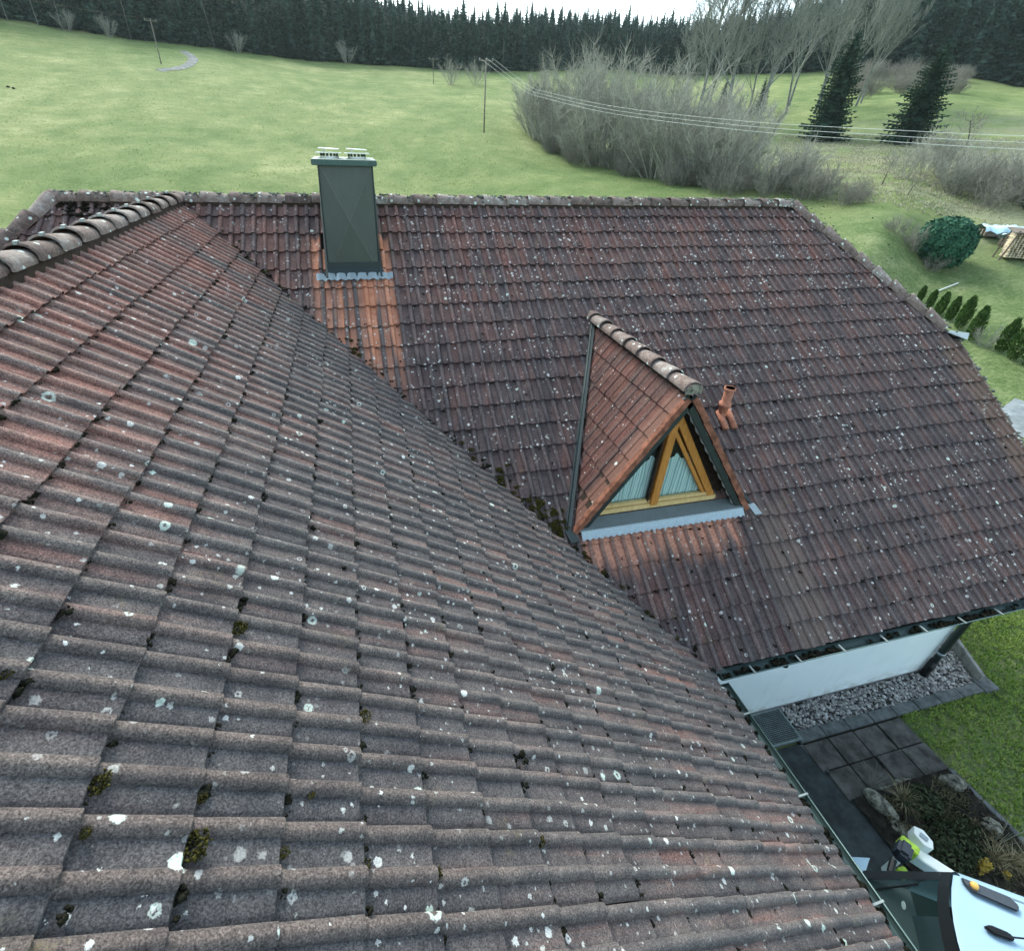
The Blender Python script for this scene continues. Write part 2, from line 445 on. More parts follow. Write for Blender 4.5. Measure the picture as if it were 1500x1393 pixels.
def glass_material(name, tint, alpha):
    t = NT(name, .04, .6)
    t.b.inputs['Base Color'].default_value = (*tint, 1)
    tr = t.n('ShaderNodeBsdfTransparent'); tr.inputs[0].default_value = (.90, .96, .95, 1)
    fr = t.n('ShaderNodeLayerWeight'); fr.inputs[0].default_value = .35
    mx = t.n('ShaderNodeMixShader')
    t.l(t.math('MULTIPLY_ADD', t.math('POWER', fr.outputs['Facing'], 3.0), .6, alpha, clamp=True), mx.inputs[0]); t.l(tr.outputs[0], mx.inputs[1]); t.l(t.b.outputs[0], mx.inputs[2])
    t.l(mx.outputs[0], t.out.inputs['Surface']); return t.m
M['glass'] = glass_material('window_glass', (.02, .04, .04), .06)
M['van_glass'] = glass_material('tinted_van_glass', (.02, .055, .052), .22)
def curtain_material():
    t = NT('lace_curtain', .9, .1); p = t.pos()
    w = t.n('ShaderNodeTexWave'); w.inputs['Scale'].default_value = 9; w.inputs['Distortion'].default_value = 3.5; w.inputs['Detail'].default_value = 3
    t.l(t.mapping(p, (1, 1, .35)), w.inputs['Vector'])
    t.col(t.ramp(w.outputs['Fac'], [(.1, (.42, .56, .57)), (.5, (.74, .84, .84)), (.9, (.90, .94, .94))])); return t.m
M['curtain'] = curtain_material()

def foliage_material(name, stops, rough=.75, trans=.0):
    t = NT(name, rough, .15); r = t.rand()
    n = t.noise(t.pos(), 1.3, 3)
    c = t.ramp(t.math('ADD', t.math('MULTIPLY', r, .65), t.math('MULTIPLY', n, .4)), stops)
    t.col(c)
    if trans:
        tl = t.n('ShaderNodeBsdfTranslucent'); t.l(c, tl.inputs[0]); mx = t.n('ShaderNodeMixShader'); mx.inputs[0].default_value = trans
        t.l(t.b.outputs[0], mx.inputs[1]); t.l(tl.outputs[0], mx.inputs[2]); t.l(mx.outputs[0], t.out.inputs['Surface'])
    return t.m
M['spruce'] = foliage_material('spruce_needles', [(.2, (.014, .038, .026)), (.6, (.032, .074, .048)), (.95, (.070, .125, .075))])
M['spruce_far'] = foliage_material('forest_spruce_needles', [(.2, (.015, .040, .035)), (.6, (.038, .082, .066)), (.95, (.090, .150, .105))])
M['cypress'] = foliage_material('round_conifer_foliage', [(.2, (.018, .065, .040)), (.6, (.035, .115, .068)), (.95, (.075, .18, .10))])
M['thuja'] = foliage_material('thuja_foliage', [(.2, (.030, .070, .016)), (.6, (.065, .125, .028)), (.95, (.13, .20, .05))])
M['straw'] = foliage_material('straw_blades', [(.2, (.16, .13, .07)), (.6, (.34, .29, .17)), (.95, (.52, .46, .30))])
M['evergreen'] = foliage_material('low_evergreen_foliage', [(.2, (.016, .026, .014)), (.6, (.040, .055, .026)), (.95, (.10, .105, .055))])
M['yellow'] = foliage_material('yellow_flower', [(.2, (.28, .19, .03)), (.8, (.48, .34, .07))])
M['bark'] = plain('pale_bark', (.18, .19, .165), .95, .35, 3)
def twig_material(name, a, b):
    t = NT(name, .95, .1); r = t.rand()
    t.col(t.mix(t.math('MULTIPLY_ADD', t.noise(t.pos(), .5, 3), .5, t.math('MULTIPLY', r, .6), clamp=True), a, b)); return t.m
M['twig'] = twig_material('grey_twigs', (.13, .13, .105), (.50, .505, .425))
M['fine_twig'] = twig_material('fine_crown_twigs', (.10, .11, .095), (.33, .355, .315))
M['twig_dark'] = twig_material('brown_twigs', (.09, .085, .07), (.34, .33, .28))
M['dark_bark'] = plain('dark_bark', (.06, .055, .045), .95, .35, 3)

def meadow_material():
    t = NT('meadow', .95, .1); p = t.pos()
    xyz = t.n('ShaderNodeSeparateXYZ'); t.l(p, xyz.inputs[0]); X, Y, Z = xyz.outputs
    a = t.noise(p, .045, 4, .6); b = t.noise(p, .35, 5, .65); c = t.noise(t.mapping(p, (1, 2.2, 1)), 2.6, 5, .72); d = t.noise(p, 7, 4, .8)
    k = t.math('ADD', t.math('MULTIPLY', a, .34), t.math('ADD', t.math('MULTIPLY', b, .28), t.math('ADD', t.math('MULTIPLY', c, .22), t.math('MULTIPLY', d, .16))))
    col = t.ramp(k, [(.36, (.080, .135, .040)), (.45, (.140, .198, .068)), (.53, (.230, .272, .108)), (.62, (.40, .40, .20))])
    # drier pale grass in the hollow and on the rough ground to the right
    dry = t.math('MULTIPLY', t.rng_(X, 26, 44), t.rng_(Y, 75, 40))
    dry = t.math('MULTIPLY', dry, t.rng_(t.noise(p, .16, 4, .65), .40, .60))
    col = t.mix(t.math('MULTIPLY', dry, .75), col, t.ramp(c, [(.3, (.15, .165, .10)), (.55, (.27, .275, .185)), (.75, (.40, .39, .29))]))
    # mown garden lawn: deeper green
    lawn = t.math('MULTIPLY', t.rng_(X, 8, 9.5), t.math('MULTIPLY', t.rng_(X, 40, 34), t.rng_(Y, 17.5, 15.5)))
    lk = t.math('ADD', t.math('MULTIPLY', t.noise(p, .7, 4, .6), .5), t.math('MULTIPLY', t.noise(p, 6, 4, .7), .5))
    col = t.mix(lawn, col, t.ramp(lk, [(.36, (.078, .128, .042)), (.5, (.145, .200, .078)), (.64, (.27, .30, .145))]))
    t.col(col)
    t.bump(t.math('ADD', c, d), .9, .12); return t.m
M['meadow'] = meadow_material()
def grass_material():
    t = NT('lawn_blades', .7, .2); r = t.rand(); n = t.noise(t.pos(), 1.1, 4, .6)
    t.col(t.ramp(t.math('ADD', t.math('MULTIPLY', r, .45), t.math('MULTIPLY', n, .6)), [(.25, (.085, .170, .020)), (.50, (.180, .285, .045)), (.75, (.36, .41, .115))])); return t.m
M['grass'] = grass_material()
def gravel_material():
    t = NT('gravel_stones', .85, .25); r = t.rand()
    c = t.ramp(r, [(.0, (.10, .10, .10)), (.35, (.24, .23, .22)), (.7, (.40, .38, .36)), (1.0, (.60, .58, .56))])
    t.col(t.mix(1.0, c, t.mix(t.noise(t.pos(), 60, 3), (.7, .7, .7), (1.2, 1.2, 1.2)), 'MULTIPLY')); return t.m
M['gravel'] = gravel_material()
M['gravel_bed'] = plain('gravel_bed', (.06, .06, .058), 1.0, .6, 30, bump=1, bscale=40)
M['track'] = plain('farm_track_gravel', (.13, .145, .14), .9, .5, 1.2, .2)
M['road'] = plain('grey_gravel_road', (.20, .225, .235), .9, .35, 2, .2, bump=.4, bscale=20)

# ------------------------------------------------------------------ terrain
TH = np.array([-3.1416, -2.0, -1.2, -0.4465, -0.2443, 0.0013, 0.2341, 0.407, 0.5774, 0.7898, 0.8849, 0.9875, 1.45, 2.2, 3.1416])
RAD = np.array([0.0, 20.0, 28.0, 36.0, 44.0, 52.0, 60.0, 70.0, 80.0, 92.0, 105.0, 120.0, 135.0, 150.0, 170.0, 190.0, 220.0, 260.0, 320.0, 450.0, 700.0, 1200.0, 2500.0])
TZ = np.array([[-7.1, -7.1, -7.1, -7.1, -7.1, -7.1, -7.1, -6.9, -6.7, -6.46, -6.2, -5.9, -5.6, -5.3, -4.9, -4.5, -3.9, -3.1, -1.9, 0.7, 5.7, 15.7, 41.7], [-7.1, -7.1, -6.84, -5.98, -5.1, -4.47, -3.84, -2.78, -1.6, -0.14, 1.42, 3.25, 5.09, 7.04, 9.48, 11.2, 13.3, 15.16, 17.23, 20.53, 25.7, 34.77, 55.35], [-7.1, -7.1, -6.57, -4.86, -3.1, -1.84, -0.57, 1.34, 3.5, 6.17, 9.04, 12.41, 15.78, 19.38, 23.87, 26.91, 30.5, 33.43, 36.37, 40.35, 45.69, 53.83, 69.0], [-7.1, -7.1, -6.57, -4.86, -3.1, -1.84, -0.57, 1.34, 3.5, 6.17, 9.04, 12.41, 15.78, 19.38, 23.87, 26.91, 30.5, 33.43, 36.37, 40.35, 45.69, 53.83, 69.0], [-7.1, -7.1, -6.41, -4.23, -2.24, -0.89, 0.38, 2.24, 4.41, 7.11, 9.73, 12.39, 15.16, 18.1, 21.14, 23.38, 26.0, 28.04, 30.18, 33.25, 38.11, 45.94, 61.88], [-7.1, -7.1, -6.42, -4.29, -2.36, -0.84, 0.64, 2.51, 4.36, 6.5, 8.73, 11.26, 13.79, 16.55, 19.93, 22.21, 24.92, 27.12, 29.29, 32.36, 37.19, 45.01, 60.99], [-7.1, -7.1, -6.44, -4.34, -2.34, -0.54, 1.17, 3.01, 4.67, 6.58, 8.62, 10.9, 13.16, 15.54, 18.78, 21.06, 23.64, 25.82, 27.86, 30.76, 35.44, 43.18, 59.39], [-7.1, -7.1, -6.18, -3.6, -1.99, -1.16, -0.17, 1.19, 2.67, 4.62, 6.97, 9.76, 12.48, 15.2, 18.95, 22.79, 26.6, 30.05, 33.03, 37.0, 42.22, 50.28, 65.65], [-7.1, -7.1, -6.07, -3.31, -1.99, -1.43, -0.71, 0.31, 1.46, 3.02, 4.91, 7.25, 9.81, 12.59, 16.36, 20.19, 25.14, 29.16, 32.73, 37.24, 42.62, 50.79, 65.89], [-7.1, -7.1, -6.16, -3.46, -1.65, -0.75, -0.07, 0.65, 1.47, 2.85, 4.73, 7.2, 9.79, 12.62, 16.63, 20.65, 26.36, 30.84, 34.89, 39.93, 45.48, 53.76, 68.58], [-7.1, -7.1, -5.84, -2.87, -1.58, -0.73, -0.06, 0.68, 1.54, 3.04, 5.14, 7.74, 10.19, 12.6, 15.81, 19.12, 23.84, 27.56, 30.9, 35.09, 40.31, 48.37, 63.74], [-7.1, -7.1, -6.6, -4.88, -2.85, -1.43, -0.5, 0.49, 1.47, 2.86, 4.53, 6.57, 8.68, 10.82, 13.62, 16.56, 19.98, 22.86, 25.36, 28.63, 33.42, 41.21, 57.26], [-7.1, -7.1, -6.8, -5.77, -4.55, -3.7, -3.14, -2.47, -1.8, -0.87, 0.24, 1.58, 2.97, 4.37, 6.21, 8.14, 10.43, 12.47, 14.46, 17.46, 22.33, 31.01, 51.04], [-7.1, -7.1, -7.1, -7.1, -7.1, -7.1, -7.1, -6.9, -6.7, -6.46, -6.2, -5.9, -5.6, -5.3, -4.9, -4.5, -3.9, -3.1, -1.9, 0.7, 5.7, 15.7, 41.7], [-7.1, -7.1, -7.1, -7.1, -7.1, -7.1, -7.1, -6.9, -6.7, -6.46, -6.2, -5.9, -5.6, -5.3, -4.9, -4.5, -3.9, -3.1, -1.9, 0.7, 5.7, 15.7, 41.7]])
def height(x, y):
    x = np.asarray(x, float); y = np.asarray(y, float)
    dx = x - CAM.x; dy = y - CAM.y
    r = np.hypot(dx, dy); th = np.arctan2(dx, dy)
    i = np.clip(np.searchsorted(TH, th) - 1, 0, len(TH) - 2); j = np.clip(np.searchsorted(RAD, r) - 1, 0, len(RAD) - 2)
    a = (th - TH[i]) / (TH[i + 1] - TH[i]); a = a * a * (3 - 2 * a)
    h = RAD[j + 1] - RAD[j]
    b = np.clip((r - RAD[j]) / h, 0, 1)
    def row(ii):
        j0 = np.maximum(j - 1, 0); j3 = np.minimum(j + 2, len(RAD) - 1)
        p0, p1, p2, p3 = TZ[ii, j0], TZ[ii, j], TZ[ii, j + 1], TZ[ii, j3]
        m1 = np.where(j > 0, (p2 - p0) / np.maximum(RAD[j + 1] - RAD[j0], 1e-6), 0); m2 = (p3 - p1) / (RAD[j3] - RAD[j])
        return (2*b**3 - 3*b**2 + 1) * p1 + (b**3 - 2*b**2 + b) * h * m1 + (-2*b**3 + 3*b**2) * p2 + (b**3 - b**2) * h * m2
    z = row(i) * (1 - a) + row(i + 1) * a
    fade = np.clip((r - 24) / 12, 0, 1)
    return z + fade * (.10 * np.sin(x * .31 + 1.3 * np.sin(y * .23)) * np.sin(y * .37 + x * .11) + .05 * np.sin(x * 1.1 + 2 * np.sin(y * .9)) * np.sin(y * 1.3))
def H(x, y): return float(height(x, y))

def build_ground():
    th = np.concatenate([np.linspace(-math.pi, -.62, 40, endpoint=False), np.linspace(-.62, 1.15, 230, endpoint=False), np.linspace(1.15, math.pi, 40, endpoint=False)])
    rr = np.concatenate([[.5, 4, 8, 12, 16, 20, 22], np.geomspace(24, 200, 120), np.geomspace(206, 640, 30)])
    T, R_ = np.meshgrid(th, rr)
    x = CAM.x + R_ * np.sin(T); y = CAM.y + R_ * np.cos(T); z = height(x, y)
    v = np.stack([x, y, z], -1).reshape(-1, 3)
    n = len(th); f = []
    i = np.arange(len(rr) - 1)[:, None] * n; k = np.arange(n)[None]; k2 = (k + 1) % n
    f = np.stack([i + k, i + k2, i + n + k2, i + n + k], -1).reshape(-1, 4)[:, ::-1]
    o = link('ground', mesh_np('ground', v, np.ascontiguousarray(f), True), None, M['meadow'])
    tag(o, 'green meadow hillside and garden ground around the house', kind='structure')
    me = o.data; me.flip_normals() if me.polygons[len(f) // 2].normal.z < 0 else None
build_ground()

# ------------------------------------------------------------------ roof tiles
GAUGE = .3391
TW = .30
PROFILE = [(-.012, -.012), (.002, -.005), (.010, .0), (.075, .0), (.0795, .014), (.090, .0245), (.109, .0290), (.128, .0245), (.1385, .014), (.143, .0),
           (.223, .0), (.2275, .014), (.238, .0245), (.257, .0290), (.276, .0245), (.2865, .014), (.2905, .002), (.292, -.014)]
def tile_arrays(length=.405, th=.034, hf=1.0):
    P = np.array(PROFILE) * np.array([1, hf]); n = len(P)
    lip = .005
    rows = []
    def row(v, dn): return np.stack([P[:, 0], np.full(n, v), P[:, 1] + dn], -1)
    bot = row(0.002, -.013); edge0 = row(.0005, -.004); edge1 = row(lip, 0.0)
    mid = row(length, -th)
    v = np.concatenate([bot, edge0, edge0, edge1, mid])      # lip doubled so it stays crisp
    q = np.arange(n - 1)
    def quads(a, b): return np.stack([a * n + q, a * n + q + 1, b * n + q + 1, b * n + q], -1)
    f = np.concatenate([quads(0, 1), quads(2, 3), quads(3, 4)])
    return v, f
TILE_V, TILE_F = tile_arrays()
FLAT_V, _ = tile_arrays(.41, .026, .28)
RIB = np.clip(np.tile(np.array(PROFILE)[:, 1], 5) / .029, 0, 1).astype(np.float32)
RIB[:2 * len(PROFILE)] = -1           # front edge, whose colour gets painted shade to deepen the course lines
def crisp(me, rib=None):
    me.set_sharp_from_angle(angle=math.radians(38))
    if rib is not None:
        at = me.attributes.new('rib', 'FLOAT', 'POINT'); at.data.foreach_set('value', np.asarray(rib, np.float32))
    return me
TILE_ME = {}
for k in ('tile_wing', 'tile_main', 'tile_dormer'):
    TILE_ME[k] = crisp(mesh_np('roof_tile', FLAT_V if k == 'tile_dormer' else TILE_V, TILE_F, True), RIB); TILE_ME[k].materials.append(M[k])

def clip_mesh(v, f, planes):
    """cut by half-spaces (point, normal): keep the side the normal points to"""
    bm = bmesh.new()
    vs = [bm.verts.new(p) for p in v]
    for q in f: bm.faces.new([vs[i] for i in q])
    for co, no in planes:
        bmesh.ops.bisect_plane(bm, geom=bm.verts[:] + bm.edges[:] + bm.faces[:], plane_co=co, plane_no=no, clear_inner=True, dist=1e-5)
    bm.verts.index_update()
    nv = np.array([p.co[:] for p in bm.verts]); nf = [tuple(q.index for q in p.verts) for p in bm.faces]
    bm.free()
    return nv, nf

class Slope:
    """a tiled roof slope: origin, u across, v up the slope, n out of the roof"""
    def __init__(s, o, u, v, n): s.o, s.u, s.v, s.n = (np.array(q, float) for q in (o, u, v, n))
    def at(s, a, b, c=0.0): return s.o + s.u * a + s.v * b + s.n * c

def lay_tiles(slope, spots, planes, jitter=1.0, seed=3, TV=None):
    """spots: (a, b) lower-left corners. Returns list of (world verts, faces, clipped, matrix, centre)"""
    r = np.random.default_rng(seed); out = []; TV = TILE_V if TV is None else TV
    pl = [(np.array(c, float), np.array(nn, float) / np.linalg.norm(nn)) for c, nn in planes]
    for a, b in spots:
        ja, jb, jc = r.normal(0, .0028) * jitter, r.normal(0, .006) * jitter, abs(r.normal(0, .0022)) * jitter
        ry = r.normal(0, .0045) * jitter; rx = r.normal(0, .0045) * jitter; rz = r.normal(0, .008) * jitter
        Rm = (Matrix.Rotation(rz, 3, 'Z') @ Matrix.Rotation(ry, 3, 'Y') @ Matrix.Rotation(rx, 3, 'X'))
        B = np.stack([slope.u, slope.v, slope.n], 1) @ np.array(Rm)
        org = slope.at(a + ja, b + jb, jc)
        w = TV @ B.T + org
        keep = True; cut = []
        for c, nn in pl:
            d = (w - c) @ nn
            if d.max() < 0.01: keep = False; break
            if d.min() < 0: cut.append((tuple(c), tuple(nn)))
        if not keep: continue
        if cut:
            cv, cf = clip_mesh(w, TILE_F, cut)
            if len(cf) < 3: continue
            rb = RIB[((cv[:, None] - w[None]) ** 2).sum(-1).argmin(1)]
            out.append((cv, cf, True, None, cv.mean(0), rb))
        else:
            Mx = Matrix.Identity(4)
            for i in range(3):
                for j in range(3): Mx[i][j] = B[i, j]
                Mx[i][3] = org[i]
            out.append((w, TILE_F, False, Mx, w.mean(0), RIB))
    return out

def screen(p):
    d = Vector(p) - CAM; z = d.dot(CF)
    if z < .1: return None
    return (705.9 + 715.26 * d.dot(CR) / z, 644.5 - 715.26 * d.dot(CU) / z, z)
def in_view(p, pad=20):
    s_ = screen(p)
    return s_ and -pad < s_[0] < 1500 + pad and -pad < s_[1] < 1393 + pad

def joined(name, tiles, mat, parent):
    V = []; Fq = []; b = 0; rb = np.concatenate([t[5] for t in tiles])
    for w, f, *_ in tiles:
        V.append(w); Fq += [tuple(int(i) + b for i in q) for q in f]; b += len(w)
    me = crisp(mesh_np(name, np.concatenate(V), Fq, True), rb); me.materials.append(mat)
    o = link(name, me, parent); o['kind'] = 'stuff'
    return o

house = empty('house', (6, -1, GZ))
tag(house, 'L-shaped house with weathered brown tiled roof, white walls, chimney and dormer', 'house')

# slopes: reference surface = tops of the tile flats
wing = Slope((0, 0, 0), (0, 1, 0), (-CP, 0, SP), (SP, 0, CP))
main = Slope((0, 0, 0), (1, 0, 0), (0, CP, SP), (0, -SP, CP))
C0 = .35
NCOURSE = 22
def courses():      # distance down the slope of each tile's lower edge
    for i in range(NCOURSE): yield C0 + GAUGE * i if i < NCOURSE - 1 else C0 + GAUGE * (i) - .04
S_EAVE = C0 + GAUGE * 21 - .04
D_EAVE = S_EAVE * CP

# --- wing roof (slopes to +X, ridge along -Y)
WY1 = -12.2
wing_roof = MB()
e = .055
def deck_pt(x, y, z): return (x - SP * 0, y, z - e / CP)
wing_roof.add([deck_pt(0, 0, 0), deck_pt(D_EAVE, -D_EAVE, -D_EAVE * TP), deck_pt(D_EAVE, WY1, -D_EAVE * TP), deck_pt(0, WY1, 0), deck_pt(-D_EAVE, WY1, -D_EAVE * TP), deck_pt(-D_EAVE, -D_EAVE, -D_EAVE * TP)],
              [(0, 3, 2, 1), (0, 5, 4, 3)])
wing_o = wing_roof.build('wing_roof', M['deck'], house)
spots = []
ph = -6.892 + .034 - .258          # rib spacing phase along Y
for s in courses():
    k0 = math.floor((WY1 - ph) / TW); k1 = math.ceil((0 - ph) / TW)
    for k in range(k0, k1 + 1): spots.append((ph + k * TW, -s))
VG = .035                            # half width of the open valley
vn = np.array([1, 1, 0]) / math.sqrt(2)
planes = [((VG, -VG, 0), (-1, -1, 0)), ((0.045, 0, 0), (1, 0, 0))]
wt_ = lay_tiles(wing, spots, planes, 1.0, 3)
def size_on_screen(c):
    q = screen(c)
    if not q or not in_view(c, 60): return 0
    d = (Vector(c) - CAM); dd = d.length
    return abs(d.dot(Vector(wing.n))) / dd ** 3
whole = sorted([t for t in wt_ if not t[2]], key=lambda t: -size_on_screen(t[4]))
single = whole[:262]; ids = {id(t) for t in single}
for w, f, c, Mx, cc, _rb in single:
    o = bpy.data.objects.new('roof_tile', TILE_ME['tile_wing']); COL.objects.link(o)
    o.parent = wing_o; o.matrix_parent_inverse = (wing_o.matrix_parent_inverse @ wing_o.matrix_basis).inverted() if False else Matrix.Identity(4)
    o.matrix_basis = (house.matrix_basis @ wing_o.matrix_parent_inverse @ wing_o.matrix_basis).inverted() @ Mx
rest = [t for t in wt_ if id(t) not in ids]
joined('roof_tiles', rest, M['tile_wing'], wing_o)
# hidden far side of the wing, laid more simply but with the same tiles
wl = Slope((0, 0, 0), (0, -1, 0), (CP, 0, SP), (-SP, 0, CP))
sp2 = [(-.05 + .3 * k, -s) for s in courses() for k in range(0, 41)]
tl = lay_tiles(wl, sp2, [((-VG, -VG, 0), (1, -1, 0)), ((-.045, 0, 0), (-1, 0, 0))], 1.0, 5)
joined('roof_tiles', tl, M['tile_wing'], wing_o)

# --- main roof (slopes to -Y, ridge along X) with clipped hips at both ends
XR, XL, XV, XVL = 10.76, -1.55, 12.70, -3.45
S_HIP = 3.15
mr = MB()
def dk(x, s): return (x, -s * CP, -s * SP - e / CP)
mr.add([dk(0, 0), dk(XR, 0), dk(XV, S_HIP), dk(XV, S_EAVE), dk(D_EAVE, S_EAVE)], [(0, 4, 3, 2, 1)])
mr.add([dk(0, 0), dk(-D_EAVE * .58, S_EAVE * .58), dk(XVL, S_HIP), dk(XL, 0)], [(0, 3, 2, 1)])
# north slope and the two hip ends
nz = lambda x, s: (x, s * CP, -s * SP - e / CP)
mr.add([nz(XL, 0), nz(XR, 0), nz(XV, S_HIP), nz(XV, S_EAVE), nz(XVL, S_EAVE), nz(XVL, S_HIP)], [(0, 1, 2, 3, 4, 5)])
mr.add([dk(XR, 0), dk(XV, S_HIP), nz(XV, S_HIP)], [(0, 1, 2)])
mr.add([dk(XL, 0), dk(XVL, S_HIP), nz(XVL, S_HIP)], [(0, 2, 1)])
main_o = mr.build('main_roof', M['deck'], house)
spots = []
phx = 2.971 - .110
for s in courses():
    for k in range(math.floor((XVL - phx) / TW) - 1, math.ceil((XV - phx) / TW) + 1): spots.append((phx + k * TW, -s))
hn = np.array([-(S_HIP), 0, 0])       # hip line in (x, s): from (XR,0) to (XV,S_HIP)
def hip_plane(x0, x1):
    a = np.array([x0, 0, 0]); b = np.array([x1, -S_HIP * CP, -S_HIP * SP]); d = b - a
    nn = np.cross(d, main.n); nn = nn / np.linalg.norm(nn)
    if nn[0] * (1 if x0 > 5 else -1) > 0: nn = -nn
    return (a + nn * .03, nn)
pr = [((VG, -VG, 0), (1, 1, 0)), ((0, -.045, 0), (0, -1, 0)), hip_plane(XR, XV), ((XV, 0, 0), (-1, 0, 0))]
plft = [((-VG, -VG, 0), (-1, 1, 0)), ((0, -.045, 0), (0, -1, 0)), hip_plane(XL, XVL), ((XVL, 0, 0), (1, 0, 0))]
mt = lay_tiles(main, [q for q in spots if q[0] > -.35], pr, 1.25, 11) + lay_tiles(main, [q for q in spots if q[0] < .05], plft, 1.25, 12)
# leave out tiles inside the chimney and inside the dormer room
mt = [t for t in mt if not (2.12 < t[4][0] < 2.66 and -1.0 < t[4][1] < -.42)]
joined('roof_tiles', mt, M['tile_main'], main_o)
nsl = Slope((0, 0, 0), (-1, 0, 0), (0, -CP, SP), (0, SP, CP))
nt_ = lay_tiles(nsl, [(-12.7 + .3 * k, -s) for s in list(courses())[:9] for k in range(54)],
                [((0, .045, 0), (0, 1, 0)), (hip_plane(XR, XV)[0] * np.array([1, -1, 1]), hip_plane(XR, XV)[1] * np.array([1, -1, 1])), (hip_plane(XL, XVL)[0] * np.array([1, -1, 1]), hip_plane(XL, XVL)[1] * np.array([1, -1, 1]))], 1.0, 15)
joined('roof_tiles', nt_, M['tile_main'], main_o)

# --- ridge and hip caps
def cap_arrays(L=.44, r0=.140, r1=.104, n=12, flat=.80):
    v = []; f = []
    secs = [(0.0, r0, 1), (.012, r0 + .004, 1), (L, r1, 1)]
    ang = np.linspace(math.radians(-8), math.radians(188), n)
    for y, r, _ in secs:
        for a in ang: v.append((r * math.cos(a), y, r * flat * math.sin(a)))
    for a in ang: v.append(((r0 - .018) * math.cos(a), 0.0, (r0 - .018) * flat * math.sin(a)))
    for j in range(2):
        for i in range(n - 1): f.append((j * n + i, j * n + i + 1, (j + 1) * n + i + 1, (j + 1) * n + i))
    for i in range(n - 1): f.append((3 * n + i, 3 * n + i + 1, i + 1, i))
    return np.array(v), np.array(f)
cv, cf = cap_arrays()
CAP = mesh_np('ridge_tile', cv, cf, True); CAP.materials.append(M['ridge'])
def lay_caps(a, b, parent, pitch=.385, start=0.0, lift=.0, jit=1.0, sc=1.0):
    """caps from a to b; each cap's wide end is towards a"""
    a = Vector(a); b = Vector(b); d = (b - a); L = d.length; d.normalize()
    side = d.cross(Vector((0, 0, 1))).normalized(); up = side.cross(d)
    out = []
    n = int((L - start) / pitch)
    for i in range(n + 1):
        p = a + d * (start + i * pitch) + up * (lift + random.uniform(0, .004))
        if (p - a).length + .2 > L + .12: break
        R3 = Matrix((( side.x, d.x, up.x), (side.y, d.y, up.y), (side.z, d.z, up.z)))
        R3 = R3 @ Matrix.Diagonal((sc, 1, sc)) @ Matrix.Rotation(random.gauss(-.055, .010) * jit, 3, 'X') @ Matrix.Rotation(random.gauss(0, .012), 3, 'Z') @ Matrix.Rotation(random.gauss(0, .02), 3, 'Y')
        Mx = R3.to_4x4(); Mx.translation = p
        o = bpy.data.objects.new('ridge_tile', CAP); COL.objects.link(o); o.parent = parent
        o.matrix_basis = (house.matrix_basis @ parent.matrix_parent_inverse @ parent.matrix_basis).inverted() @ Mx
        out.append(Mx)
    return out
wcaps = lay_caps((0, WY1, .0), (0, -.02, .0), wing_o, .375, .1, .006, 1.0, .97)
clip_mb = MB()
for Mx in wcaps:      # pale storm clips at each joint of the wing ridge
    c = Mx @ Vector((0, .02, .112)); clip_mb.box((-.014, -.022, -.012), (.014, .022, .014), Matrix.Translation(c))
    o = clip_mb.build('ridge_clip', M['bracket'], wing_o); clip_mb = MB()
lay_caps((XL - .05, 0, .0), (XR - .08, 0, .0), main_o, .385, .0, -.020)
lay_caps((XR - .02, -.0, .0), (XV - .16, -S_HIP * CP + .22, -S_HIP * SP + .17), main_o, .385, .0, -.020)
lay_caps((XL - .02, -.02, .0), (XVL, -S_HIP * CP, -S_HIP * SP), main_o, .385, .0, -.020)
# dark mortar bedding under the caps
for sgn in (-1, 1):
    MB().prism([(sgn * .075, -.05, -.14), (sgn * .112, -.05, -.14), (sgn * .104, -.05, -.012), (sgn * .075, -.05, -.012)], (0, WY1 + .05, 0)).build('ridge_bedding', M['brown_wood'], wing_o)
    MB().prism([(XL, sgn * .075, -.14), (XL, sgn * .112, -.14), (XL, sgn * .104, -.02), (XL, sgn * .075, -.02)], (XR - XL, 0, 0)).build('ridge_bedding', M['brown_wood'], main_o)
for (x0_, x1_) in ((XR, XV), (XL, XVL)):
    a_ = Vector((x0_, 0, -.03)); b_ = Vector((x1_, -S_HIP * CP, -S_HIP * SP - .03)); sd_ = (b_ - a_).cross(Vector((0, 0, 1))).normalized() * .09
    MB().prism([a_ - sd_, b_ - sd_, b_ + sd_, a_ + sd_], (0, 0, -.14)).build('ridge_bedding', M['brown_wood'], main_o)

# --- verge boards at the right gable, valley sheet
mb = MB()
va = Vector((XV + .012, -S_HIP * CP, -S_HIP * SP - .02)); vb = Vector((XV + .012, -S_EAVE * CP, -S_EAVE * SP - .02))
mb.prism([va, vb, vb - Vector((0, 0, .2)), va - Vector((0, 0, .2))], (.028, 0, 0))
mb.build('verge_board', M['brown_wood'], main_o)
mb = MB()
for i in range(12):      # bent verge tiles along the right gable edge
    s0 = S_HIP + .05 + i * GAUGE; s1 = min(s0 + GAUGE + .02, S_EAVE)
    if s0 > S_EAVE - .1: break
    q = MB()
    a0 = main.at(XV - .005, -s0, .012 - .012); a1 = main.at(XV - .005, -s1, .03)
    q.prism([a0, a1, a1 - main.n * .10, a0 - main.n * .10], (.055, 0, 0))
    q.build('verge_tile', M['ridge'], main_o, bevel=.006)
vs = MB()
vd = Vector((1, -1, -TP)).normalized()
lft = Vector((-.12, -.12, 0.0)); rgt = Vector((.12, .12, 0))
v0 = Vector((.05, -.05, -.05 * TP - .042)); v1 = Vector((D_EAVE + .03, -D_EAVE - .03, -(D_EAVE + .03) * TP - .042))
off = lambda p, x, y: p + Vector((x, y, .12 * TP))
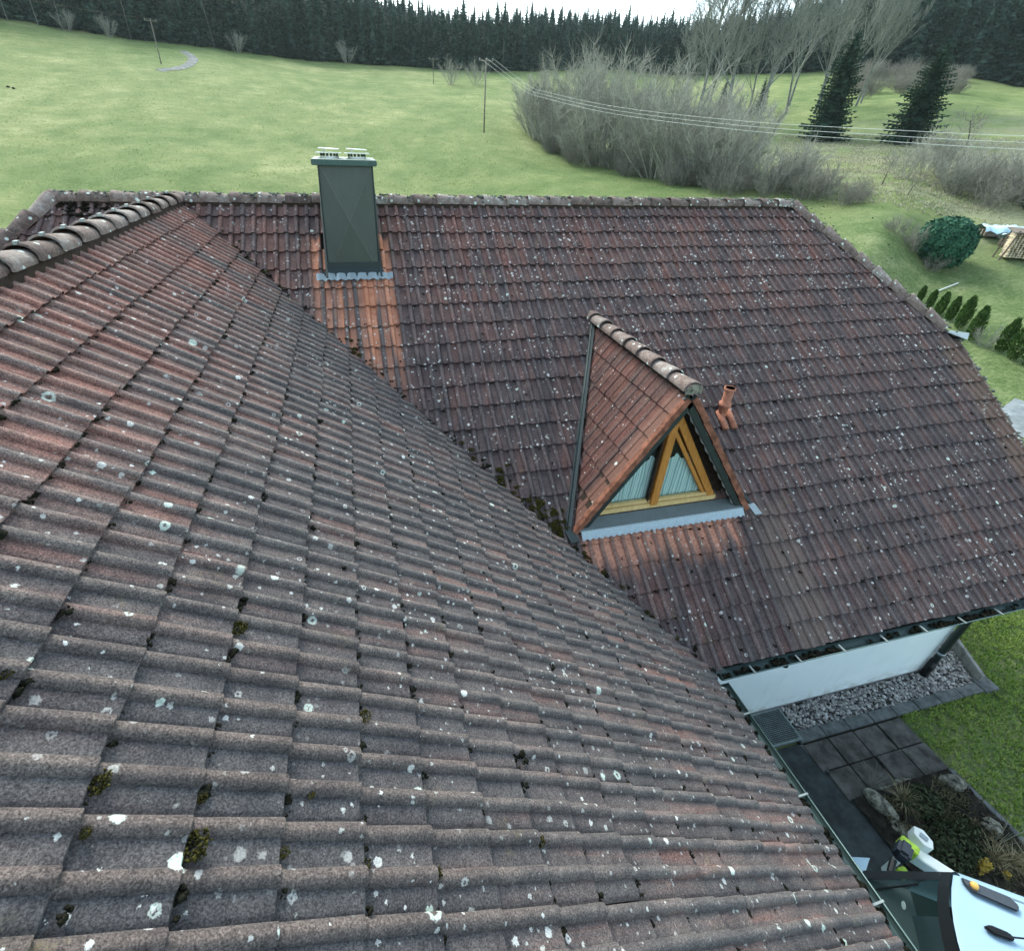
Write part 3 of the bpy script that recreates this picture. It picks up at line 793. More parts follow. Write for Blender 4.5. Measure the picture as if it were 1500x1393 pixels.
vs.add([v0, v1, Vector((v1.x, v1.y + .13, v1.z + .13 * TP)), Vector((v0.x, v0.y + .13, v0.z + .13 * TP)), Vector((v1.x - .13, v1.y, v1.z + .13 * TP)), Vector((v0.x - .13, v0.y, v0.z + .13 * TP))],
       [(0, 1, 2, 3), (1, 0, 5, 4)])
vs.build('valley_sheet', M['flash'], main_o)

# ------------------------------------------------------------------ walls, gutters, downpipe
wl_ = MB()
wz1 = -4.62
wl_.prism([(5.45, -5.45, GZ - .3), (11.65, -5.45, GZ - .3), (11.65, 5.45, GZ - .3), (-2.4, 5.45, GZ - .3), (-2.4, -5.45, GZ - .3), (-5.45, -5.45, GZ - .3), (-5.45, -12, GZ - .3), (5.45, -12, GZ - .3)], (0, 0, wz1 - GZ + .3))
wl_.build('wall', M['wall'], house)
g = MB()
g.prism([(11.65, -5.45, wz1), (11.65, 5.45, wz1), (11.65, 2.9, -2.35), (11.65, -2.9, -2.35)], (-.3, 0, 0))
g.build('gable_wall', M['wall'], house)
MB().box((5.42, -5.462, GZ - .02), (11.68, -5.452, GZ + .06)).build('plinth_strip', M['concrete'], house)
MB().box((5.46, D_EAVE * -1 + .06, -4.66), (12.66, -5.45, -4.63)).build('soffit', M['brown_wood'], house)
MB().box((5.45, -12, -4.66), (D_EAVE - .06, -5.46, -4.63)).build('soffit', M['brown_wood'], house)
GR = .062
ZG = -S_EAVE * SP - .035
def gutter(p0, p1, side, name='gutter', nb=10, first=.35):
    """half-round gutter from p0 to p1; side = horizontal unit vector away from the wall"""
    p0 = Vector(p0); p1 = Vector(p1); d = (p1 - p0); L = d.length; d.normalize(); sd = Vector(side)
    mb = MB(); N = 9
    vin = []
    for p in (p0, p1):
        for i in range(N):
            a = math.pi + math.pi * i / (N - 1)
            vin.append(p + sd * (GR * math.cos(a)) + Vector((0, 0, GR * math.sin(a))))
    for p in (p0, p1):
        for i in range(N):
            a = math.pi + math.pi * i / (N - 1)
            vin.append(p + sd * ((GR + .004) * math.cos(a)) + Vector((0, 0, (GR + .004) * math.sin(a))))
    f = [(i, i + 1, N + i + 1, N + i) for i in range(N - 1)] + [(2 * N + i, 3 * N + i, 3 * N + i + 1, 2 * N + i + 1) for i in range(N - 1)]
    mb.add(vin, f)
    for p in (p0, p1): mb.prism([p + sd * (GR * math.cos(math.pi + math.pi * i / 8)) + Vector((0, 0, GR * math.sin(math.pi + math.pi * i / 8))) for i in range(9)], d * .004)
    go = mb.build(name, M['gutter'], house)
    lip = MB().tube([p0 + sd * (GR + .005), p1 + sd * (GR + .005)], .0075, 8)
    lo = lip.build('gutter_lip', M['gutter_lip'], go, True)
    k = 0; x = first
    while x < L - .1:
        c = p0 + d * x
        b = MB()
        b.hexa([c - d * .008 - sd * .03 + Vector((0, 0, -.012)), c + d * .008 - sd * .03 + Vector((0, 0, -.012)), c + d * .008 + sd * (GR + .016) + Vector((0, 0, -.004)), c - d * .008 + sd * (GR + .016) + Vector((0, 0, -.004)),
                c - d * .008 - sd * .03 + Vector((0, 0, .004)), c + d * .008 - sd * .03 + Vector((0, 0, .004)), c + d * .008 + sd * (GR + .016) + Vector((0, 0, .012)), c - d * .008 + sd * (GR + .016) + Vector((0, 0, .012))])
        b.build('gutter_bracket', M['bracket'], go)
        x += .74 if nb == 10 else nb
    return go
DG = D_EAVE + .055
g_main = gutter((D_EAVE + .10, -DG, ZG), (XV + .1, -DG, ZG), (0, -1, 0), nb=.66, first=.42)
g_wing = gutter((DG, -D_EAVE - .16, ZG), (DG, WY1, ZG), (1, 0, 0), nb=.80, first=.36)
g_hip = gutter((XV + .10, -S_HIP * CP - .10, -S_HIP * SP - .02), (XV + .10, 2.6, -S_HIP * SP - .02), (1, 0, 0), nb=.7, first=.4)
MB().prism([(XV - .16, -S_HIP * CP + .03, -S_HIP * SP + .055), (XV - .10, -S_HIP * CP - .17, -S_HIP * SP + .03), (XV + .06, -S_HIP * CP - .19, -S_HIP * SP - .015), (XV + .52, -S_HIP * CP + .10, -S_HIP * SP - .02), (XV + .20, -S_HIP * CP + .24, -S_HIP * SP + .0)], (0, 0, .006)).build('gutter_end_sheet', M['zinc'], g_hip)
MB().add([main.at(D_EAVE - .02, -S_EAVE + .02, .01), main.at(D_EAVE + .14, -S_EAVE + .02, .01), main.at(D_EAVE + .2, -S_EAVE - .05, -.005), main.at(D_EAVE + .02, -S_EAVE - .05, -.005)], [(0, 3, 2, 1)]).build('valley_outlet', M['flash'], main_o)
# black leaf litter lying in the gutters
lp = []
for i in range(260):
    x = rng.uniform(D_EAVE + .12, XV); q = 1 if x < D_EAVE + 1.0 else (.25 + .5 * (math.sin(x * 2.1) > -.2))
    if rng.uniform() < q: lp.append((x, -DG + rng.normal(0, .02), ZG - .03))
for i in range(150): lp.append((DG + rng.normal(0, .018), rng.uniform(-11, -D_EAVE - .2), ZG - .04))
v, f = lumps(lp, rng.uniform(.018, .04, len(lp)), ICO1, .3, .55, 21)
o = link('leaf_litter', mesh_np('leaf_litter', v, f, True), None, M['dark_moss'])
tag(o, 'black leaf litter and moss lying in the roof gutters', 'leaf litter', kind='stuff')
dp = MB().tube([(11.56, -DG + .02, ZG - .05), (11.58, -DG + .06, ZG - .2), (11.62, -5.53, ZG - .62), (11.62, -5.53, GZ + .02)], .052, 12)
dpo = dp.build('downpipe', M['downpipe'], house, True)
MB().tube([(11.62, -5.53, GZ + .62), (11.62, -5.53, GZ + .67)], .060, 12).build('pipe_clamp', M['zinc'], dpo, True)
MB().tube([(11.62, -5.53, GZ + .02), (11.62, -5.53, GZ + .42)], .063, 12).build('pipe_foot', M['black'], dpo, True)

# ------------------------------------------------------------------ chimney
ch = MB()
x0, x1, y0, y1 = 2.030, 2.748, -1.15, -.28
zt, zb = .545, -.86
tx0, tx1 = 2.065, 2.755
c_lo = [(x0, y0, zb), (x1, y0, zb), (x1, y1, zb - .0), (x0, y1, zb)]
c_hi = [(tx0, y0 + .01, zt), (tx1, y0 + .01, zt), (tx1, y1 - .01, zt), (tx0, y1 - .01, zt)]
for i in range(4):
    j = (i + 1) % 4
    a, b, c, d = Vector(c_lo[i]), Vector(c_lo[j]), Vector(c_hi[j]), Vector(c_hi[i])
    nn = (b - a).cross(d - a).normalized()
    cen = (a + b + c + d) / 4 + nn * .05
    ch.add([a, b, c, d, cen], [(0, 1, 4), (1, 2, 4), (2, 3, 4), (3, 0, 4)])
chim = ch.build('chimney', M['clad'], house)
ed = MB()
for (a, b) in zip(c_lo, c_hi): ed.tube([a, b], .011, 6)
ed.build('corner_fold', M['flash'], chim)
cr_ = MB()
F4 = [Vector(c_lo[0]), Vector(c_lo[1]), Vector(c_hi[1]), Vector(c_hi[0])]; cen = sum(F4, Vector()) / 4 + Vector((0, -.050, 0))
for q in F4: cr_.tube([q.lerp(cen, .06) + Vector((0, -.001, 0)), cen + Vector((0, -.001, 0))], .0045, 6)
cr_.build('crease', M['clad_edge'], chim)
MB().hexa([(1.985, -1.20, .515), (2.815, -1.20, .515), (2.815, -.24, .515), (1.985, -.24, .515), (1.985, -1.20, .585), (2.815, -1.20, .585), (2.815, -.24, .585), (1.985, -.24, .585)]).build('chimney_cap', M['verdigris'], chim, bevel=.008)
for cx_, cy_ in ((2.21, -.78), (2.575, -.78)):
    mb = MB().tube([(cx_, cy_, .586), (cx_, cy_, .612)], .125, 16)
    co = mb.build('cowl', M['steel'], chim)
    mb = MB()
    for k in range(14):
        a = 2 * math.pi * k / 14
        mb.box((-.006, -.012, 0), (.006, .012, .030), Matrix.Translation((cx_ + .112 * math.cos(a), cy_ + .112 * math.sin(a), .611)) @ Matrix.Rotation(a, 4, 'Z'))
    mb.build('cowl_slot', M['black'], co)
    MB().box((-.165, -.14, 0), (.165, .14, .012), Matrix.Translation((cx_, cy_, .643)) @ Matrix.Rotation(random.uniform(-.05, .05), 4, 'Z') @ Matrix.Rotation(-.02, 4, 'X')).build('cowl_plate', M['steel'], co)
    MB().box((-.13, -.11, 0), (.13, .11, .010), Matrix.Translation((cx_, cy_ + .04, .690)) @ Matrix.Rotation(random.uniform(-.1, .1), 4, 'Z') @ Matrix.Rotation(.03, 4, 'Y')).build('cowl_top', M['steel'], co)
    MB().tube([(cx_ - .06, cy_, .65), (cx_ - .06, cy_, .692)], .012, 6).build('cowl_stem', M['steel'], co)
fl = MB()
def mp(x, s, h): return main.at(x, -s, h)
fl.prism([(2.02, -1.165, -.70), (2.758, -1.165, -.70), (2.765, -1.175, -.86), (2.012, -1.175, -.86)], (0, -.012, 0))
fl.add([(2.012, -1.180, -.775), (2.765, -1.180, -.775), mp(2.86, 1.53, .042), mp(1.91, 1.53, .042)], [(0, 3, 2, 1)])
fl.build('flashing', M['flash'], chim)
ap = MB(); n_ = 44; vv = []
for i in range(n_ + 1):
    x = 1.86 + (2.93 - 1.86) * i / n_
    h = .030 + .026 * abs(math.sin((x - phx) * math.pi / .148)) + .004 * math.sin(i * 2.1)
    vv += [mp(x, 1.49, h + .012), mp(x, 1.60 + .012 * math.sin(i * 1.7), h)]
ap.add(vv, [(2 * i, 2 * i + 1, 2 * i + 3, 2 * i + 2) for i in range(n_)])
ap.build('lead_apron', M['zinc'], chim, True)
for xs in (1.992, 2.752):
    MB().prism([mp(xs, .42, .0), mp(xs, 1.56, .0), mp(xs, 1.56, .07), mp(xs, .42, .07)], (.03, 0, 0)).build('side_flashing', M['flash'], chim)

# ------------------------------------------------------------------ dormer
XD, ZR, YF = 5.90, -1.42, -4.55
HWS, ZFOOT = {-1: 1.19, 1: 1.42}, -3.33
dormer = MB()
def plane_b_y(z): return z / TP        # where the main slope has height z
for sg in (-1, 1):
    HW = HWS[sg]
    a = Vector((XD, YF + .06, ZR - .06)); b = Vector((XD, plane_b_y(ZR) + .12, ZR - .06)); c = Vector((XD + sg * HW, YF + .06, ZFOOT - .02))
    dormer.prism([a, b, c], (-sg * .0, 0, -.07))
dorm = dormer.build('dormer', M['brown_wood'], house)
for sg in (-1, 1):
    HW = HWS[sg]; dl = math.hypot(HW, ZR - ZFOOT); dvx, dvz = HW / dl, (ZR - ZFOOT) / dl
    vvec = (-sg * dvx, 0, dvz); nvec = (sg * dvz, 0, dvx)
    uu = np.cross(vvec, nvec)
    sl = Slope((XD, 0, ZR), uu, vvec, nvec)
    dg = .352
    sp_ = []
    for i in range(7):
        s = .36 + i * dg
        if s > dl + .12: s = dl + .03
        for k in range(0, 12):
            a0 = (YF + .02 + k * TW) * uu[1] if uu[1] > 0 else -(YF + .02 + (k + 1) * TW)
            sp_.append((a0, -s))
    pls = [((0, 0, .02), tuple(main.n)), ((0, YF, 0), (0, 1, 0)), ((XD + sg * .04, 0, 0), (sg, 0, 0))]
    tl = lay_tiles(sl, sp_, pls, .6, 31 + sg, FLAT_V)
    for w, f, c, Mx, cc, rb in tl:
        if c:
            me = crisp(mesh_np('roof_tile', w, f, True), rb); me.materials.append(M['tile_dormer']); link('roof_tile', me, dorm)
        else:
            o = bpy.data.objects.new('roof_tile', TILE_ME['tile_dormer']); COL.objects.link(o); o.parent = dorm
            o.matrix_basis = (house.matrix_basis @ dorm.matrix_parent_inverse @ dorm.matrix_basis).inverted() @ Mx
    # bent terracotta verge tiles down the front edge
    for i in range(6):
        s0 = .10 + i * (dl - .06) / 6; s1 = s0 + (dl - .06) / 6 + .012
        q = MB()
        p_ = lambda s, h, y: Vector(sl.at(0, -s, h)) + Vector((0, y, 0))
        q.prism([p_(s0, .012, YF - .020), p_(s1, .026, YF - .020), p_(s1, -.052, YF - .020), p_(s0, -.062, YF - .020)], (0, .022, 0))
        q.prism([p_(s0, .010, YF - .006), p_(s1, .024, YF - .006), p_(s1, .006, YF - .006), p_(s0, -.008, YF - .006)], (0, .06, 0))
        q.build('verge_tile', M['terracotta'], dorm, bevel=.004)
    MB().prism([p_(.02, -.07, YF + .0), p_(dl + .02, -.07, YF + .0), p_(dl + .02, -.135, YF + .0), p_(.02, -.135, YF + .0)], (0, .03, 0)).build('verge_board', M['flash'], dorm)
    # wavy underside of the tiles at the verge
    wv = []; nn_ = 60
    for i in range(nn_ + 1):
        s = .12 + (dl - .16) * i / nn_
        wv += [p_(s, -.05, YF + .035), p_(s, -.140 - .022 * abs(math.sin(i * math.pi / 5)), YF + .035)]
    MB().add(wv, [(2 * i, 2 * i + 2, 2 * i + 3, 2 * i + 1) for i in range(nn_)]).build('verge_filler', M['brown_wood'] if sg < 0 else M['concrete'], dorm)
    # valley flashing where the dormer meets the main slope
    a = Vector((XD, plane_b_y(ZR), ZR)); b = Vector((XD + sg * (HW + .02), YF + .05, ZFOOT + .03))
    dd = (b - a).normalized(); side = dd.cross(Vector(main.n)).normalized() * (-sg)
    if side.x * sg < 0: side = -side
    up = Vector(main.n)
    MB().add([a - side * .01 + up * .06 - dd * .06, a + side * .05 + up * .034 - dd * .06, b + side * .06 + up * .034, b - side * .01 + up * .07], [(0, 1, 2, 3)]).build('valley_flashing', M['flash'], dorm)
    MB().tube([a + side * .03 + up * .04 - dd * .06, b + side * .03 + up * .04], .012, 8).build('valley_fold', M['flash'], dorm, True)
    # small metal foot at each lower corner
    cfx = XD + sg * (HW + .03)
    fa = main.at(cfx, -(-YF / CP) - .02, .05)
    MB().prism([Vector((cfx - .06, YF + .02, ZFOOT + .07)), Vector((cfx + .05, YF + .02, ZFOOT + .07)), Vector(main.at(cfx + .09, -(-YF / CP) - .12, .045)), Vector(main.at(cfx - .02, -(-YF / CP) - .12, .045))], (0, 0, .012)).build('corner_sheet', M['zinc'] if sg > 0 else M['flash'], dorm)
lay_caps((XD, YF + .01, ZR + .012), (XD, plane_b_y(ZR) + .25, ZR + .012), dorm, .36, .0, -.004, 1.0, .84)
disc = MB(); 
disc.prism([Vector((XD + .104 * math.cos(a), YF + .006, ZR - .005 + .088 * math.sin(a))) for a in np.linspace(-.35, math.pi + .35, 11)], (0, -.014, 0))
disc.build('ridge_end_disc', M['rock'], dorm)
# window: frame, mullion, two panes, curtain behind
XW = 5.88
YW = -4.41
zb_ = -3.13
bl, br, apx = Vector((XW - .93, YW, zb_)), Vector((XW + .91, YW, zb_)), Vector((XW + .0, YW, -1.79))
MB().prism([(XD - 1.10, YW + .10, -3.3), (XD + 1.30, YW + .10, -3.3), (XD, YW + .10, -1.52)], (0, .03, 0)).build('front_panel', M['brown_wood'], dorm)
def bar(a, b, w, name, mat, yoff=0.0, depth=.06):
    a = Vector(a); b = Vector(b); d = (b - a).normalized(); s_ = d.cross(Vector((0, 1, 0))).normalized() * (w / 2)
    return MB().prism([a - s_ + Vector((0, yoff, 0)), b - s_ + Vector((0, yoff, 0)), b + s_ + Vector((0, yoff, 0)), a + s_ + Vector((0, yoff, 0))], (0, depth, 0)).build(name, mat, dorm, bevel=.006)
inn = Vector((0, 0, 0))
bar(bl + Vector((.02, 0, .0)), apx + Vector((-.02, 0, 0)), .095, 'window_frame', M['golden_wood'], -.012)
bar(br + Vector((-.02, 0, .0)), apx + Vector((.02, 0, 0)), .095, 'window_frame', M['golden_wood'], -.010)
bar(bl + Vector((.14, 0, .045)), apx + Vector((0, 0, -.16)), .05, 'window_sash', M['golden_wood'], .004, .05)
bar(br + Vector((-.14, 0, .045)), apx + Vector((0, 0, -.16)), .05, 'window_sash', M['golden_wood'], .006, .05)
bar((XW - .96, YW, zb_ + .0), (XW + .94, YW, zb_ + .0), .07, 'window_frame', M['pale_wood'], -.022)
bar((XW - .90, YW, zb_ + .065), (XW + .90, YW, zb_ + .065), .045, 'window_sash', M['pale_wood'], -.002)
bar((XW, YW, zb_ - .0), (XW, YW, -1.90), .11, 'window_mullion', M['golden_wood'], -.026, .07)
bar((XW - .085, YW, zb_ + .06), (XW - .085, YW, -1.95), .03, 'window_sash', M['brown_wood'], -.004, .05)
for sg in (-1, 1):
    tri = [(XW + sg * .05, YW + .035, zb_ + .07), (XW + sg * .86, YW + .035, zb_ + .07), (XW + sg * .05, YW + .035, -1.93)]
    MB().prism(tri, (0, .006, 0)).build('window_pane', M['glass'], dorm)
cur = []; nn_ = 70
for i in range(nn_ + 1):
    x = XW - .88 + 1.76 * i / nn_; y = YW + .075 + .012 * math.sin(i * 1.3) + .006 * math.sin(i * 3.1)
    dx_ = abs(x - XW); top = min(-2.43 + .04 * math.sin(i * .9) - .10 * (dx_ / .8) ** 2, apx.z - .08 - dx_ * 1.39)
    top = max(top, zb_ + .05)
    cur += [(x, y, zb_ + .03), (x, y, top)]
MB().add(cur, [(2 * i, 2 * i + 2, 2 * i + 3, 2 * i + 1) for i in range(nn_)]).build('curtain', M['curtain'], dorm, True)
# apron below the window: sheet and crimped lead strip
s_f = -YF / CP
MB().add([(XD - 1.08, YW - .03, zb_ - .04), (XD + 1.28, YW - .03, zb_ - .04), tuple(main.at(XD + 1.30, -(s_f + .005), .062)), tuple(main.at(XD - 1.10, -(s_f + .005), .062))], [(0, 3, 2, 1)]).build('apron_sheet', M['apron'], dorm)
vv = []; n_ = 96
for i in range(n_ + 1):
    x = XD - 1.08 + 2.36 * i / n_
    h = .030 + .010 * abs(math.sin((x - phx) * math.pi / .148)) + .003 * math.sin(i * 2.3)
    vv += [main.at(x, -(s_f - .005), .064), main.at(x, -(s_f + .04), max(h + .004, .048)), main.at(x, -(s_f + .105 + .012 * math.sin(i * 1.9)), h + .002)]
MB().add(vv, [(3 * i + q, 3 * i + q + 1, 3 * i + q + 4, 3 * i + q + 3) for i in range(n_) for q in (0, 1)]).build('lead_apron', M['lead'], dorm, True)

# ------------------------------------------------------------------ terracotta vent pipe
vp = Vector(main.at(7.43, -(3.42 / CP), .03))
vent = MB().tube([vp, vp + Vector((0, 0, .13)), vp + Vector((0, 0, .135)), vp + Vector((0, 0, .19)), vp + Vector((0, 0, .195)), vp + Vector((0, 0, .40))], [.062, .062, .085, .085, .060, .066], 16, False)
vent.tube([vp + Vector((0, 0, .40)), vp + Vector((0, 0, .43)), vp + Vector((0, 0, .43)), vp + Vector((0, 0, .30))], [.080, .080, .066, .056], 16, False)
vo = vent.build('vent_pipe', M['clay'], house, True)
for k in (0, 1):
    a = main.at(7.40 + .148 * k, -(3.42 / CP) + .06, .028); b = main.at(7.40 + .148 * k, -(3.42 / CP) - .24, .036)
    MB().tube([a, b], .046, 10).build('vent_tile', M['clay'], vo, True)

# ------------------------------------------------------------------ moss and lichen crust on the roof
green = [(1.669, -6.927, .056), (1.396, -7.648, .048), (1.676, -7.82, .062), (2.225, -7.268, .044), (3.038, -7.772, .038), (1.933, -7.837, .028), (2.209, -7.874, .03), (2.489, -7.903, .032), (1.407, -7.79, .024), (1.066, -7.323, .04), (2.011, -7.638, .022), (1.668, -7.675, .024)]
dark = [(3.081, -7.358, .042), (1.425, -7.986, .026), (2.144, -6.275, .035), (1.126, -7.032, .028), (2.489, -5.887, .034), (3.205, -5.825, .03)]
def wpt(x, y, h): return (x + SP * h, y, -x * TP + CP * h)
P = [wpt(x, y, .004) for x, y, r in green]; S = [r for *_, r in green]
r = np.random.default_rng(77)
for i in range(70):      # cushions packed in the valley
    q = r.uniform(.5, D_EAVE - .2); side = r.choice([-1, 1]); w = abs(r.normal(.03, .05))
    if 3.6 < q < 4.9 or r.uniform() < .45:
        p = (q + (w if side > 0 else 0), -q + (0 if side > 0 else 0) + (w if side > 0 else 0) * 0, 0)
        x = q + w; P.append(tuple(main.at(x, -(q) / CP, .004))); S.append(r.uniform(.02, .055))
for q, n in ((4.25, 26), (4.45, 16), (2.2, 8), (3.9, 14)):
    for i in range(n):
        x = q + abs(r.normal(.08, .09)); P.append(tuple(main.at(x, -(q + r.normal(0, .07)) / CP, .006))); S.append(r.uniform(.03, .06))
for i in range(22): P.append(tuple(main.at(4.56 + r.normal(0, .05), -(4.45 + r.normal(0, .16)) / CP, .012))); S.append(r.uniform(.025, .05))
def cushions(P, S, k, seed, zr=(.14, .34)):
    rr = np.random.default_rng(seed); Q = []; Z_ = []
    for p, s_ in zip(P, S):
        for _ in range(k):
            d = rr.normal(size=3); d /= np.linalg.norm(d); d *= rr.uniform(.2, 1) ** .5
            Q.append(np.array(p) + d * np.array([s_ * .85, s_ * .85, s_ * .35])); Z_.append(s_ * rr.uniform(*zr))
    return Q, Z_
P, S = cushions(P, S, 110, 2, (.08, .17))
v, f = lumps(P, S, (np.array([(0, 0, 1.3), (1, 0, 0), (-.5, .87, 0), (-.5, -.87, 0), (0, 0, -.6)], float), np.array([(0, 1, 2), (0, 2, 3), (0, 3, 1), (4, 2, 1), (4, 3, 2), (4, 1, 3)])), .22, .9, 5, (.35, -.35, .85))
o = link('moss', mesh_np('moss', v, f, True), None, M['moss']); tag(o, 'olive green moss cushions growing between the roof tiles', 'moss', kind='stuff')
P = [wpt(x, y, .004) for x, y, rr in dark]; S = [rr for *_, rr in dark]
cs = list(courses())
for i in range(1200):     # dark tufts tucked in the lower side joints of the wing tiles
    s = cs[r.integers(1, 21)] + r.uniform(.002, .02); k = r.integers(2, 30)
    y = ph + k * -TW + r.choice([.0, .066, .215]) ; y = ph + r.integers(-8, 22) * TW + r.choice([.01, .06, .20])
    if y > -s * CP - .1 or y < -9: continue
    P.append(wpt(s * CP, y, -.004)); S.append(r.uniform(.008, .024) if r.uniform() < .8 else r.uniform(.02, .034))
for i in range(1050):     # dark tufts in the flats of the main roof
    s = cs[r.integers(0, 22)]; s += r.choice([r.uniform(.0, .03), r.uniform(-.3, 0)], p=[.6, .4]); x = phx + r.integers(-3, 33) * TW + r.choice([.02, .05, .18, .205])
    if x < s * CP + .1 or x > 12.6 or s > S_EAVE - .05: continue
    if s * CP < 4.62 and abs(x - XD) < 1.5 * max(0, (s * CP - 1.8) / 2.7): continue      # under the dormer roof
    P.append(tuple(main.at(x, -s, .0))); S.append(r.uniform(.008, .023) * (1.25 if s > 3.5 else 1))
for i in range(90):
    q = r.uniform(.4, D_EAVE); P.append(tuple(main.at(q + abs(r.normal(.04, .05)), -q / CP, -.005))); S.append(r.uniform(.02, .045))
for i in range(40): P.append(tuple(main.at(XL + r.uniform(.05, .75), -.08 - abs(r.normal(.12, .12)), .01))); S.append(r.uniform(.03, .06))
for i in range(14): P.append(tuple(main.at(XR + r.uniform(-.3, .2), -abs(r.normal(.12, .05)), .04))); S.append(r.uniform(.02, .04))
P, S = cushions(P, S, 6, 3)
v, f = lumps(np.array(P), np.array(S) * 1.5, ICO1, .3, .7, 6, (.25, -.25, .85))
o = link('moss', mesh_np('moss', v, f, True), None, M['dark_moss']); tag(o, 'small black moss tufts in the joints of the roof tiles', 'moss', kind='stuff')
P = []; S = []
for i in range(1100):     # knobbly crust along the main ridge, hips and gable edge
    x = r.uniform(XL, XR); a = r.normal(1.57, .6); P.append((x, -.115 * math.cos(a) * .95, .096 * math.sin(a) - .022)); S.append(r.uniform(.008, .030))
for i in range(160):
    t_ = r.uniform(0, 1); x = XR + (XV - XR) * t_; s = S_HIP * t_; P.append((x + r.normal(0, .06), -s * CP + r.normal(0, .03), -s * SP + .065 + r.normal(0, .01))); S.append(r.uniform(.008, .026))
for i in range(70):
    t_ = r.uniform(0, 1); x = XL + (XVL - XL) * t_; s = S_HIP * t_; P.append((x + r.normal(0, .05), -s * CP, -s * SP + .065)); S.append(r.uniform(.012, .035))
for i in range(90):
    s = r.uniform(S_HIP, S_EAVE - .3); P.append(tuple(main.at(XV + .03 + r.normal(0, .02), -s, .03))); S.append(r.uniform(.008, .032) * (1.0 if r.uniform() < .8 else 1.5))
v, f = lumps(P, S, ICO1, .35, .55, 8)
o = link('lichen', mesh_np('lichen', v, f, True), None, M['crust']); tag(o, 'pale knobbly lichen crust along the main ridge and gable edge', 'lichen', kind='stuff')


# ------------------------------------------------------------------ paving, gravel and garden beside the house
def sheet(name, poly, z, mat, label, kind='structure'):
    o = link(name, mesh_np(name, [(x, y, z) for x, y in poly], [tuple(range(len(poly)))]), None, mat)
    return tag(o, label, kind=kind)
sheet('path', [(5.45, -6.02), (5.45, -13), (9.55, -13), (8.72, -7.5), (8.66, -6.8), (8.46, -6.02)], GZ + .008, M['asphalt'], 'dark asphalt path running along the house wall')
pave = sheet('pavement', [(8.46, -6.04), (8.66, -6.87), (10.46, -6.87), (10.46, -6.04)], GZ + .006, M['soil'], 'small terrace of dark square paving slabs')
for i in range(4):
    for j in range(2):
        x = 8.50 + i * .49; y = -6.05 - j * .405
        q = MB().box((x + random.uniform(.006, .014) + .06 * j * (i == 0), y - .395, 0), (x + .478, y - .008, .040 + random.uniform(-.004, .004)), Matrix.Translation((0, 0, GZ)) @ Matrix.Rotation(random.gauss(0, .002), 4, 'X'))
        q.build('paving_slab', M['slab'], pave, bevel=.006)
kerb = sheet('kerb', [(8.46, -5.86), (8.46, -6.035), (12.36, -6.035), (12.36, -5.84)], GZ + .005, M['soil'], 'row of grey edging stones beside the gravel strip')
for i in range(8):
    x = 8.50 + i * .485
    MB().box((x + .006, -6.03, 0), (x + .478, -5.862 + random.uniform(-.004, .004), .055 + random.uniform(-.004, .004)), Matrix.Translation((0, 0, GZ))).build('kerb_stone', M['kerb'], kerb, bevel=.007)
gb = sheet('gravel_bed', [(8.57, -5.455), (8.57, -5.87), (12.42, -5.85), (12.78, -5.08), (13.4, -3.6), (11.66, -3.6), (11.66, -5.455)], GZ + .010, M['gravel_bed'], 'dark base of the gravel strip along the white wall')
P = []; r = np.random.default_rng(4)
while len(P) < 4600:
    x, y = r.uniform(8.58, 13.2), r.uniform(-5.87, -3.8)
    if y > -5.47 and x < 11.70: continue
    if y > -5.47 and (x > 12.40 + (y + 5.78) * .54): continue
    if x > 12.40 + (y + 5.85) * .5: continue
    P.append((x, y, GZ + .018 + r.uniform(0, .02)))
v, f = lumps(P, r.uniform(.014, .030, len(P)), ICO1, .10, .7, 9, None, .35)
o = link('gravel', mesh_np('gravel', v, f, True), None, M['gravel']); tag(o, 'grey rounded pebbles filling the strip along the white wall', 'gravel', kind='stuff')
# low concrete edging round the gravel at the house corner
ce = MB()
a, b, c = Vector((12.42, -5.86, GZ)), Vector((12.80, -5.08, GZ)), Vector((13.5, -3.7, GZ))
for p, q in ((a, b), (b, c)):
    d = (q - p).normalized(); sd = Vector((d.y, -d.x, 0))
    o_ = MB().prism([p, q, q + sd * .07, p + sd * .07], (0, 0, .26 if p == b else .22))
    if p == a: edge = o_.build('garden_edging', M['concrete'], None, bevel=.008); tag(edge, 'low concrete edging between the gravel corner and the lawn', 'edging')
    else: o_.build('edging_slab', M['concrete'], edge, bevel=.008)
MB().box((-.16, -.13, 0), (.16, .13, .07), Matrix.Translation((12.52, -5.93, GZ))).build('edging_stone', M['kerb'], edge, bevel=.01)
# light-well grating
gr = empty('metal_grating', (8.27, -5.73, GZ)); tag(gr, 'rectangular galvanised grating over the light well at the wall', 'grating')
fr = MB()
gx0, gx1, gy0, gy1 = 7.95, 8.56, -5.99, -5.47
fr.box((gx0, gy0, GZ + .0), (gx1, gy0 + .03, GZ + .06)); fr.box((gx0, gy1 - .03, GZ + .0), (gx1, gy1, GZ + .061)); fr.box((gx0, gy0 + .03, GZ), (gx0 + .03, gy1 - .03, GZ + .060)); fr.box((gx1 - .03, gy0 + .03, GZ), (gx1, gy1 - .03, GZ + .0605))
fr.build('frame', M['galv'], gr)
MB().box((gx0 + .03, gy0 + .03, GZ + .008), (gx1 - .03, gy1 - .03, GZ + .012)).build('shaft', M['black'], gr)
for k in range(17):
    y = gy0 + .04 + k * .0268
    MB().box((gx0 + .03, y, GZ + .022), (gx1 - .03, y + .007, GZ + .056)).build('bar', M['galv'], gr)
for k in range(13):
    x = gx0 + .06 + k * .042
    MB().box((x, gy0 + .03, GZ + .03), (x + .005, gy1 - .03, GZ + .050)).build('cross_bar', M['galv'], gr)

